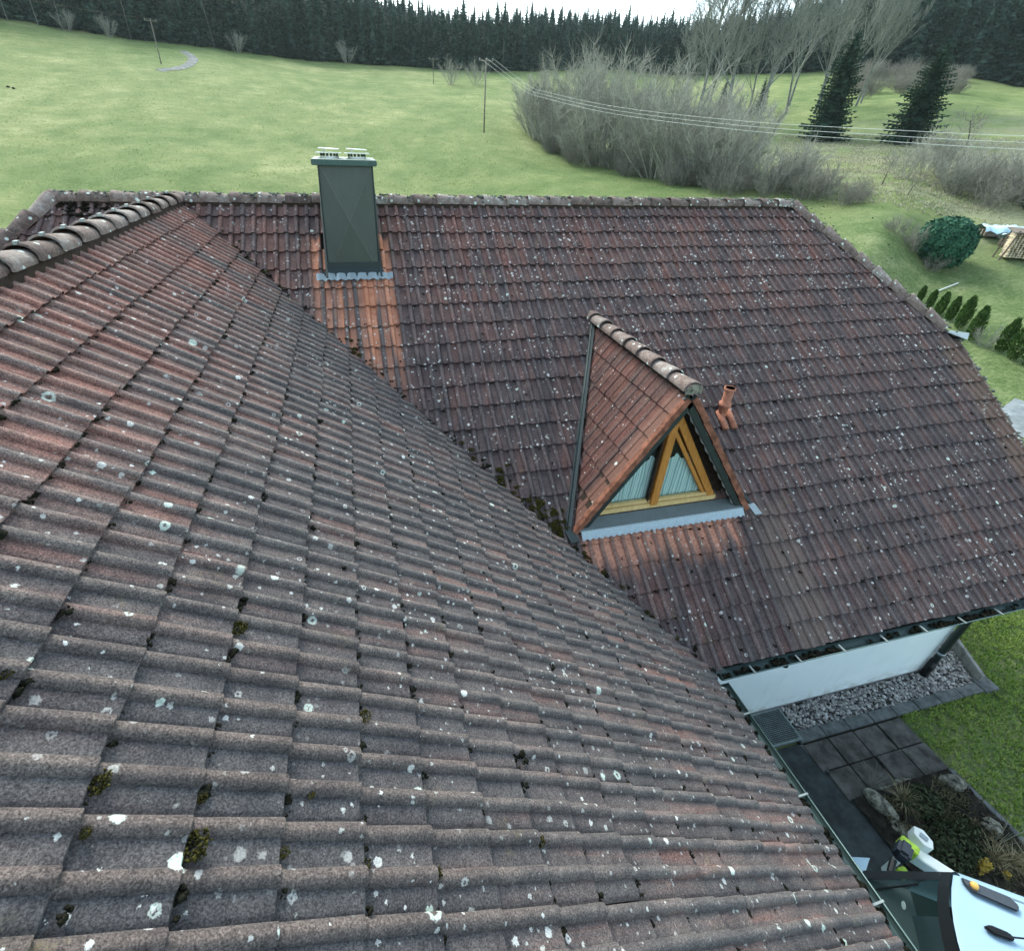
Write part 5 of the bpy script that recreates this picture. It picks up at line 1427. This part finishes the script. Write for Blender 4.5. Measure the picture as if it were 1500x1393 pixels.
def bush(h, spread, stems, twigs, seed, rad=.022, tr=.011, fan=.55, tl=.22):
    r = np.random.default_rng(seed); S = []
    for i in range(stems):
        az = r.uniform(0, 2 * math.pi); q = math.sqrt(r.uniform(0, 1)); lean = fan * q
        d = np.array([math.cos(az) * lean, math.sin(az) * lean, 1.0]); d /= np.linalg.norm(d)
        p = np.array([math.cos(az), math.sin(az), 0]) * spread * .35 * q * r.uniform(.3, 1) + np.array([0, 0, -.1]); L = h * r.uniform(.66, 1.04) * (1 - .34 * q * q); n = 4; P = [p]
        for k in range(n):
            d = d + r.normal(0, .10, 3); d[2] += .04; d /= np.linalg.norm(d); P.append(P[-1] + d * L / n)
        rr = [rad * (1 - .78 * k / n) for k in range(n + 1)]
        for k in range(n): S.append((P[k], P[k + 1], rr[k], rr[k + 1]))
        for k in range(twigs):
            u = (.2 + .8 * r.uniform(0, 1) ** .65) * n; j = min(int(u), n - 1); b = P[j] + (P[j + 1] - P[j]) * (u - j)
            ax = r.normal(size=3); td = (P[j + 1] - P[j]) / (L / n) * .62 + ax * .52; td[2] += .22; td /= np.linalg.norm(td); l = h * tl * r.uniform(.35, 1.2)
            m = b + td * l * .55; e_ = m + (td + r.normal(0, .25, 3)) * l * .45
            S.append((b, m, tr, tr * .75)); S.append((m, e_, tr * .75, tr * .3))
    return segs_mesh('bare_shrub', S)
WIL = [bush(9.6, 3.6, 20, 56, 400 + k, .075, .017, .72, .16) for k in range(3)]
for me in WIL: me.materials.append(M['twig'])
MIDS = [bush(4.6, 2.8, 20, 34, 420 + k, .030, .013, .80, .22) for k in range(3)]
for me in MIDS: me.materials.append(M['twig'])
LOW = [bush(2.2, 2.4, 24, 20, 440 + k, .018, .011, 1.0, .30) for k in range(3)]
for me in LOW: me.materials.append(M['twig_dark'])
def shrub(me, x, y, label, group, sc=1.0, rz=None, name='bare_shrub'):
    o = bpy.data.objects.new(name, me); COL.objects.link(o); o.location = (x, y, H(x, y)); o.scale = (sc,) * 3
    o.rotation_euler = (0, 0, random.uniform(0, 6.28) if rz is None else rz)
    return tag(o, label, 'shrub', group)
r = np.random.default_rng(55)
BL = np.array([(21.9, 50.5), (24.1, 40.7), (26.9, 32.7), (28.5, 25.7), (31.5, 21.6), (34.0, 18.8)])
def belt(t_, back_):
    q = t_ * (len(BL) - 1); i = min(int(q), len(BL) - 2); p = BL[i] + (BL[i + 1] - BL[i]) * (q - i)
    d = p - np.array([CAM.x, CAM.y]); d /= np.linalg.norm(d); return p + d * back_
for i in range(26):
    t_ = .02 + .60 * (i % 9) / 8 + r.uniform(-.02, .02); p = belt(t_, (2.6, 6.2, 10.5)[i // 9] + r.uniform(-.6, .6)); hmax = np.interp(t_, [0, .08, .2, .45, .66], [.62, .92, 1.05, 1.05, .74])
    shrub(WIL[r.integers(0, 3)], *p, 'tall grey leafless willow shrub in the thicket beyond the house', 'tall shrubs of the thicket', hmax * r.uniform(.80, 1.0))
for i in range(26):
    t_ = r.uniform(.0, .88); p = belt(t_, r.uniform(.8, 7)); k = np.interp(t_, [0, .6, .88], [.85, .95, .62])
    shrub(MIDS[r.integers(0, 3)], *p, 'grey leafless shrub at mid height in the thicket', 'middle shrubs of the thicket', k * r.uniform(.75, 1.1))
for i in range(46):
    t_ = r.uniform(.08, 1.0); p = belt(t_, r.uniform(-.3, 3.2)); k = np.interp(t_, [0, .5, .85, 1.0], [.7, 1.0, .9, .5])
    shrub(LOW[r.integers(0, 3)], *p, 'low dark brushwood along the near edge of the thicket', 'brushwood of the thicket', k * r.uniform(.7, 1.1))
for i in range(22):
    x, y = 47 + r.uniform(-6, 18), 66 + r.uniform(-8, 12)
    shrub(MIDS[r.integers(0, 3)], x, y, 'grey undergrowth shrub between the thicket and the tall bare trees', 'undergrowth below the bare trees', r.uniform(.6, 1.15))
for i, (x, y, h_) in enumerate(((72, 78, .42), (76, 82, .34), (69, 84, .38))):
    put_tree('forest_spruce', (x, y, H(x, y)), FOR[i][0], FOR[i][1], ('young dark spruce under the tall bare trees, left one', 'young dark spruce under the tall bare trees, right one', 'young dark spruce under the tall bare trees, rear one')[i], 'spruce tree', None, h_, i * 1.0)
for i in range(16):      # grey scrub at the right, behind the garden
    x, y = 44 + r.uniform(-1, 8), 17.5 + r.uniform(0, 10)
    shrub(MIDS[r.integers(0, 3)], x, y, 'pale grey scrub behind the round conifer at the right', 'scrub at the right edge', r.uniform(.45, .85))
for i in range(7): shrub(LOW[r.integers(0, 3)], 43.5 + r.uniform(-1, 3), 17.8 + r.uniform(-.5, 3.0), 'low dark scrub below the pale scrub at the right', 'scrub at the right edge', r.uniform(.7, 1.1))
for i in range(60):      # pale scrub on the bank below the forest
    th = r.uniform(.79, .91); d = r.uniform(134, 172); x, y, z = place(th, d)
    shrub(LOW[r.integers(0, 3)], x, y, 'pale scrub on the bank between the two spruces and the forest', 'scrub on the far bank', r.uniform(.9, 1.7))
for (x, y, s_, lb) in ((21.8, 95.1, .95, 'small round bare shrub standing in the meadow, left one of two'), (26.6, 96.3, .9, 'small round bare shrub standing in the meadow, right one of two'), (30.9, 80.0, .5, 'tiny bare shrub in the meadow right of the power pole')):
    shrub(MIDS[0], x, y, lb, None, s_)
for (th, d, s_) in ((-.345, 129, .7), (-.30, 127.5, .75), (-.14, 129, .8), (.02, 133, .9)):
    x, y, z = place(th, d); shrub(MIDS[1], x, y, 'pale bare shrub in front of the dark forest edge', 'shrubs along the forest edge', s_)
# tall bare trees
T1 = bare_tree(21, 501, 4, .32, .62, .22, .34, (17, 8, 7, 6), .40, .07, .019, .48)
T2 = bare_tree(22, 502, 4, .20, .50, .16, .50, (20, 8, 7, 5), .36, .07, .018, .40)
T3 = bare_tree(20, 503, 4, .19, .56, .20, .45, (19, 8, 7, 5), .37, .08, .018, .40)
for c_, t_ in (T1, T2, T3): c_.materials.append(M['fine_twig']); t_.materials.append(M['bark'])
def tall(tr, x, y, label, group=None, sc=1.0, rz=0.0, lean=(0, 0)):
    return put_tree('bare_tree', (x, y, H(x, y)), tr[0], tr[1], label, 'tree', group, sc, rz, 1.0, lean)
tall(T1, 59.2, 69.0, 'tallest bare tree with pale forked trunk behind the thicket', None, 1.05, .5)
tall(T1, 56.0, 71.5, 'broad bare tree just left of the tallest one', None, .92, 2.6)
tall(T1, 63.5, 66.5, 'broad bare tree just right of the tallest one', None, .88, 4.4)
g = 'bare poplars behind the spruces'
PL = ((85, 75, 'pale bare poplar nearest the left spruce'), (87, 81, 'pale bare poplar directly behind the left spruce'), (91, 77, 'slender bare poplar in the middle of the clump'), (80, 74, 'slender bare poplar on the left side of the clump'),
      (84, 85, 'bare poplar at the back of the clump'), (95, 80, 'rightmost bare poplar of the clump, leaning right'), (77, 77, 'bare poplar between the tallest tree and the clump'))
for i, (x, y, lb) in enumerate(PL):
    tall((T2, T3)[i % 2], x, y, lb, g, r.uniform(.9, 1.12), r.uniform(0, 6), (r.normal(0, .03), r.normal(.05, .03)))
for i, (x, y) in enumerate(((64, 70), (62, 78), (54, 74))):
    tall((T3, T2)[i % 2], x, y, ('bare tree right of the tallest bare tree', 'bare tree behind the tallest bare tree', 'smaller bare tree left of the tallest bare tree')[i], None, (.85, .9, .6)[i], i * 1.3)
FT = bare_tree(2.0, 520, 3, .05, .8, .40, .15, (7, 5, 4), .50, .12, .010); FT[0].materials.append(M['twig_dark']); FT[1].materials.append(M['dark_bark'])
for (x, y, s_, lb) in ((40.1, 23.1, 1.0, 'young bare fruit tree on the rough grass, left one'), (38.4, 19.6, .62, 'smallest young fruit tree nearest the house'), (43.6, 20.4, .75, 'thin young fruit tree on the rough grass, right one'), (61.5, 34.0, 1.9, 'spreading bare fruit tree on the green slope right of the spruces')):
    put_tree('fruit_tree', (x, y, H(x, y)), FT[0], FT[1], lb, 'fruit tree', None, s_, x)
PT = bare_tree(13, 530, 2, .16, .35, .55, .4, (7, 4), .22, .02, .018); PT[0].materials.append(M['twig']); PT[1].materials.append(M['bark'])
for i, (th, d) in enumerate(((-.455, 132), (-.432, 131.5), (-.405, 130), (-.375, 129.2), (-.352, 128.5), (-.275, 128), (-.17, 130), (.27, 139), (.985, 168))):
    x, y, z = place(th, d); put_tree('birch_tree', (x, y, z), PT[0], PT[1], 'thin pale bare trunk in front of the dark forest', 'tree', 'thin trunks along the forest edge', r.uniform(.40, .70), i * 1.1, .6, (0, r.normal(0, .06)))

# round conifer, bare bush beside it, thuja row
def round_conifer():
    x, y = 34.0, 13.0; z = H(x, y)
    o = empty('round_conifer', (x, y, z)); tag(o, 'big round clipped green conifer on the lawn', 'conifer')
    v, f = leaf_cloud(15000, (x, y, z + 1.05), (1.28, 1.28, 1.22), .15, 71, .30)
    link('crown', mesh_np('crown', v, f), o, M['cypress'])
    v, f = lumps([(x, y, z + 1.0)], [.95], ICO3, .02, 1.0, 3); link('crown', mesh_np('crown', v, f, True), o, M['spruce'])
    link('trunk', segs_mesh('trunk', [((x, y, z - .2), (x, y, z + 1.2), .1, .06)], 7), o, M['dark_bark'])
round_conifer()
for i, (x, y, s_) in enumerate(((32.6, 13.4, .62), (33.0, 12.3, .5), (31.8, 14.2, .45))):
    shrub(LOW[i], x, y, ('bare twiggy bush leaning against the round conifer', 'low bare twigs in front of the round conifer', 'smallest bare bush left of the round conifer')[i], None, s_)
TH_ = [(29.98, 10.06, .57), (29.96, 9.47, .69), (29.77, 8.79, .85), (29.74, 8.23, .85), (29.44, 7.49, 1.18), (28.93, 6.53, 1.22), (29.11, 5.36, 1.15), (28.87, 4.72, 1.30), (28.8, 4.05, 1.32), (28.63, 3.45, 1.25), (28.5, 2.8, 1.3)]
names = ['first and smallest thuja at the far end of the young hedge', 'second thuja from the far end of the hedge', 'bushy double topped thuja, third in the hedge', 'slim thuja, fourth from the far end', 'tall broad thuja, fifth from the far end', 'thuja just before the gap with the bare shrub', 'thuja just after the gap with the bare shrub', 'tall thuja, second after the gap', 'thuja third after the gap, leaning slightly', 'thuja fourth after the gap', 'last thuja at the near end of the hedge']
for i, ((x, y, h), lb) in enumerate(zip(TH_, names)):
    r_ = np.random.default_rng(700 + i); z = H(x, y); n = 1500
    o = empty('thuja', (x, y, z)); tag(o, lb, 'thuja', 'young thuja hedge')
    t_ = r_.uniform(0, 1, n) ** .8; az = r_.uniform(0, 6.283, n); rad = h * .20 * (np.sin(np.pi * np.clip(t_ * .80 + .18, 0, 1)) ** .8) * r_.uniform(.45, 1.08, n) * (1 + .12 * np.sin(az * 3 + i))
    h = h * 1.22; p = np.stack([x + rad * np.cos(az), y + rad * np.sin(az), z + .03 + t_ * h], -1)
    d = np.stack([np.cos(az) * .4, np.sin(az) * .4, np.full(n, 1.0)], -1) + r_.normal(0, .25, (n, 3)); d /= np.linalg.norm(d, axis=1)[:, None]
    s_ = np.cross(d, r_.normal(size=(n, 3))); s_ /= np.linalg.norm(s_, axis=1)[:, None]; L = .085 * r_.uniform(.6, 1.4, n)[:, None]
    V = np.stack([p - s_ * L * .32, p + s_ * L * .32, p + s_ * L * .1 + d * L, p - s_ * L * .1 + d * L], 1).reshape(-1, 3)
    link('crown', mesh_np('crown', V, np.arange(n * 4).reshape(-1, 4)), o, M['thuja'])
    link('trunk', segs_mesh('trunk', [((x, y, z - .1), (x, y, z + h * .8), .025, .01)], 5), o, M['dark_bark'])
shrub(MIDS[2], 28.98, 5.93, 'bare shrub with pale twigs filling the gap in the thuja hedge', None, .24)
v, f = leaf_cloud(1800, (45.5, 15.2, H(45.5, 15.2) + .8), (1.6, 1.6, 1.1), .2, 88); tag(link('dark_shrub', mesh_np('dark_shrub', v, f), None, M['spruce']), 'dark evergreen bush at the right edge beyond the tarps', 'shrub')
# evergreen scraps inside the thicket's left end
v, f = leaf_cloud(1400, (24.6, 56.0, H(24.6, 56.0) + 2.2), (.8, .8, 2.2), .3, 89); tag(link('dark_conifer', mesh_np('dark_conifer', v, f), None, M['spruce_far']), 'dark narrow conifer at the left end of the thicket', 'conifer')

# ------------------------------------------------------------------ power poles and wires
def pole(x, y, h, label, arm_dir, r_=.085):
    z = H(x, y); o = empty('power_pole', (x, y, z)); tag(o, label, 'power pole')
    MB().tube([(x, y, z - .3), (x, y, z + h)], [r_, r_ * .75], 8).build('mast', M['pole_wood'], o, True)
    a = Vector(arm_dir).normalized()
    c = Vector((x, y, z + h - .18))
    MB().tube([c - a * .75, c + a * .75], .05, 6).build('cross_arm', M['pole_wood'], o)
    tops = []
    for k in (-.68, 0.02, .68):
        p = c + a * k; MB().tube([p, p + Vector((0, 0, .22))], [.035, .05], 7).build('insulator', M['bracket'], o); tops.append(p + Vector((0, 0, .2)))
    return tops
A = pole(17.3, 51.57, 6.35, 'slim wooden power pole in the meadow left of the thicket', (1, -.15, 0))
B = pole(-21.75, 87.71, 4.9, 'leaning looking wooden power pole near the farm track', (1, .2, 0))
x_, y_ = 18.9, 96.0
pole(x_, y_, 3.6, 'short distant pole beside the left round shrub in the meadow', (1, 0, 0), .06)
def wire(a, b, sag, label, r_=.014, mat='timber'):
    a = Vector(a); b = Vector(b)
    pts = [a.lerp(b, t_) + Vector((0, 0, -sag * 4 * t_ * (1 - t_))) for t_ in np.linspace(0, 1, 25)]
    MBx = MB().tube(pts, r_, 4, False); o = MBx.build('power_line', M[mat], None, True); tag(o, label, 'power line', 'wires of the power line')
WP_ = [(17.35, 51.26, 7.93), (18.81, 42.62, 4.94), (19.45, 38.83, 4.17), (21.09, 29.10, 2.87), (22.94, 18.15, 1.93), (24.25, 10.38, 1.53), (25.01, 5.88, 1.36), (26.4, -2.0, 1.25)]
for i, (dx, dz) in enumerate(((-.35, -.17), (0, 0), (.55, .17))):
    pts = [A[i]]
    for k in range(1, 40):
        q = k / 39 * (len(WP_) - 1); j = min(int(q), len(WP_) - 2); u_ = q - j
        p0, p1, p2, p3 = (Vector(WP_[max(j - 1, 0)]), Vector(WP_[j]), Vector(WP_[j + 1]), Vector(WP_[min(j + 2, len(WP_) - 1)]))
        c_ = .5 * ((2 * p1) + (p2 - p0) * u_ + (2 * p0 - 5 * p1 + 4 * p2 - p3) * u_ ** 2 + (3 * p1 - p0 - 3 * p2 + p3) * u_ ** 3)
        w_ = min(1, k / 8); off_ = Vector((dx * .4, 0, dz * 1.15)) * w_ + (A[i] - Vector(WP_[0])) * (1 - w_)
        pts.append(c_ + off_)
    o = MB().tube(pts, .008, 4, False).build('power_line', M['wire'], None, True)
    tag(o, ('lower wire of the line crossing in front of the thicket', 'middle wire of the line crossing in front of the thicket', 'upper wire of the line crossing in front of the thicket')[i], 'power line', 'wires of the power line')
for i in range(2): wire(B[i], (-52 + .5 * i, 58 - i, 14.2), .8, ('upper thin wire running left from the pole by the track', 'lower thin wire running left from the pole by the track')[i], .006)

# ------------------------------------------------------------------ farm track and drive
def ribbon(name, pts, w, lift, mat, label):
    P = [Vector(p) for p in pts]; Q = []
    for i in range(len(P) - 1):
        for t_ in np.linspace(0, 1, 8, endpoint=False):
            p0, p1, p2, p3 = P[max(i - 1, 0)], P[i], P[i + 1], P[min(i + 2, len(P) - 1)]
            Q.append(.5 * ((2 * p1) + (p2 - p0) * t_ + (2 * p0 - 5 * p1 + 4 * p2 - p3) * t_ ** 2 + (3 * p1 - p0 - 3 * p2 + p3) * t_ ** 3))
    Q.append(P[-1]); v = []
    for i, p in enumerate(Q):
        d = (Q[min(i + 1, len(Q) - 1)] - Q[max(i - 1, 0)]); d.z = 0; d.normalize(); s_ = Vector((d.y, -d.x, 0))
        for k in np.linspace(-.5, .5, 5):
            c = p + s_ * w * k; v.append((c.x, c.y, H(c.x, c.y) + lift - .03 * abs(k)))
    f = [(i * 5 + k, i * 5 + k + 1, (i + 1) * 5 + k + 1, (i + 1) * 5 + k) for i in range(len(Q) - 1) for k in range(4)]
    return tag(link(name, mesh_np(name, v, f, True), None, mat), label, kind='structure')
ribbon('farm_track', [(-20.6, 81.2, 0), (-19.3, 84.5, 0), (-18.5, 90.7, 0), (-19.4, 97.5, 0), (-22.5, 106, 0)], 1.35, .05, M['track'], 'curved grey gravel farm track on the meadow')
ribbon('drive', [(27.5, -3.0, 0), (25.2, .5, 0), (24.6, 2.0, 0), (26.5, 3.2, 0)][:3], 3.2, .05, M['road'], 'grey gravel drive at the right edge of the garden')

def tufts(n, seed, thr, dr, mat, name, label, L, w, test=None):
    r = np.random.default_rng(seed)
    th = r.uniform(*thr, n); d = dr[0] + (dr[1] - dr[0]) * r.uniform(0, 1, n) ** .8
    x = CAM.x + d * np.sin(th); y = CAM.y + d * np.cos(th)
    k = np.ones(n, bool) if test is None else test(x, y)
    clump = np.sin(x * .9 + 2 * np.sin(y * .5)) * np.sin(y * 1.1 + 1.5 * np.sin(x * .6)) + r.normal(0, .5, n) > -.25
    x, y = x[k & clump], y[k & clump]
    blades(np.stack([x, y, height(x, y) - .02], -1), 3, L, L * 1.2, w, mat, name, label, 'grass', seed + 1, .5, 1.0, None, 'stuff')
M['meadow_tuft'] = foliage_material('meadow_tufts', [(.2, (.18, .25, .09)), (.5, (.26, .33, .14)), (.75, (.38, .42, .22)), (.95, (.58, .58, .40))], .8, .62)
M['dry_tuft'] = foliage_material('dry_tufts', [(.2, (.22, .23, .14)), (.55, (.38, .37, .26)), (.95, (.60, .57, .44))], .8, .4)
no_drive = lambda x, y: ~((x > 8) & (x < 40) & (y < 17))
tufts(42000, 801, (-.62, .95), (36, 118), M['meadow_tuft'], 'meadow_grass', 'short pale green tussocks of grass all over the meadow', .10, .055, no_drive)
tufts(22000, 803, (.72, 1.02), (42, 92), M['dry_tuft'], 'dry_grass', 'pale dry tussocks on the rough ground right of the thicket', .20, .06, no_drive)
tufts(9000, 805, (.95, 1.22), (24, 42), M['meadow_tuft'], 'garden_grass', 'short tufts of lawn grass in the garden beyond the roof edge', .05, .02)

# ------------------------------------------------------------------ woodpile, tarps, rod on the lawn
def tarp(x, y, lx, ly, h, rz, label):
    z = H(x, y); o = empty('tarp_stack', (x, y, z)); o.rotation_euler = (0, 0, rz); tag(o, label, 'tarp')
    n, m_ = 14, 9; v = []; rr = np.random.default_rng(int(x * 10))
    for i in range(n):
        for j in range(m_):
            u, w = i / (n - 1) - .5, j / (m_ - 1) - .5
            zz = h * (1 - .55 * max(0, abs(w) - .1)) + .05 * math.sin(i * 1.7) + .03 * rr.normal()
            if abs(w) > .45: zz -= .18
            v.append((u * lx, w * ly, zz))
    f = [(i * m_ + j, i * m_ + j + 1, (i + 1) * m_ + j + 1, (i + 1) * m_ + j) for i in range(n - 1) for j in range(m_ - 1)]
    c = bpy.data.objects.new('tarp_sheet', mesh_np('tarp_sheet', v, f, True)); c.data.materials.append(M['tarp']); COL.objects.link(c); c.parent = o
    for k in range(4):
        q = MB().box((-lx * .46, -ly * .4 + k * ly * .22, .02), (lx * .46, -ly * .4 + k * ly * .22 + .16, h * .62)); me = q.mesh('board'); me.materials.append(M['timber'])
        c = bpy.data.objects.new('board', me); COL.objects.link(c); c.parent = o
tarp(39.4, 13.8, 2.6, 1.5, .55, -.5, 'pale blue tarpaulin over a low timber stack, left one')
tarp(38.9, 12.5, 1.6, 1.3, .62, -.2, 'pale blue tarpaulin over timber beside the firewood rack')
x, y = 37.6, 11.35; z = H(x, y)
wr = empty('firewood_rack', (x, y, z)); tag(wr, 'open wooden rack stacked with pale split firewood', 'firewood rack')
ux = Vector((.82, -.57, 0)); uy = Vector((.57, .82, 0))
def WP(a, b, c): return Vector((x, y, z)) + ux * a + uy * b + Vector((0, 0, c))
for a in (-.9, .2, 1.3):
    for b in (-.4, .4): MB().tube([WP(a - .12, b, -.1), WP(a + .12, b, 1.42)], .045, 5).build('post', M['timber'], wr)
MB().prism([WP(-1.0, -.5, 1.30), WP(1.5, -.5, 1.30), WP(1.5, .5, 1.46), WP(-1.0, .5, 1.46)], (0, 0, .05)).build('roof_board', M['timber'], wr)
r_ = np.random.default_rng(9)
for k in range(11):
    for i in range(15):
        a = -.82 + i * .145 + r_.uniform(-.02, .02); c = .10 + k * .108
        q = MB().prism([WP(a, -.36, c), WP(a + .12, -.36, c + r_.uniform(-.02, .02)), WP(a + .07, -.36, c + .10)], uy * r_.uniform(.66, .74))
        q.build('log', M['log'], wr)
rd = MB().tube([(31.6, 10.6, H(31.6, 10.6) + .05), (33.35, 10.9, H(33.35, 10.9) + .08)], .028, 6).build('pole_on_lawn', M['white_metal'], None); tag(rd, 'long thin white pole lying on the lawn behind the thujas', 'pole')
for (th, d) in ((-.43, 82), (-.425, 81.5)):
    x, y, z = place(th, d); rock('molehill', (x, y, z + .02), (.16, .14, .12), int(d * 10), 'small dark molehill on the meadow at the left', 'molehill', 'soil', 'molehills on the meadow')

# ------------------------------------------------------------------ thin even haze over the valley
hm = bpy.data.materials.new('haze'); hm.use_nodes = True; hm.node_tree.nodes.clear()
ho = hm.node_tree.nodes.new('ShaderNodeOutputMaterial'); hv = hm.node_tree.nodes.new('ShaderNodeVolumePrincipled')
hv.inputs['Color'].default_value = (.82, .93, .93, 1); hv.inputs['Density'].default_value = .00016; hv.inputs['Anisotropy'].default_value = .3
hm.node_tree.links.new(hv.outputs[0], ho.inputs['Volume'])
hz = MB().box((-660, -680, -9.5), (670, 660, 66)).build('haze', hm); tag(hz, 'thin pale haze over the valley', kind='stuff')
scn.cycles.volume_bounces = 0
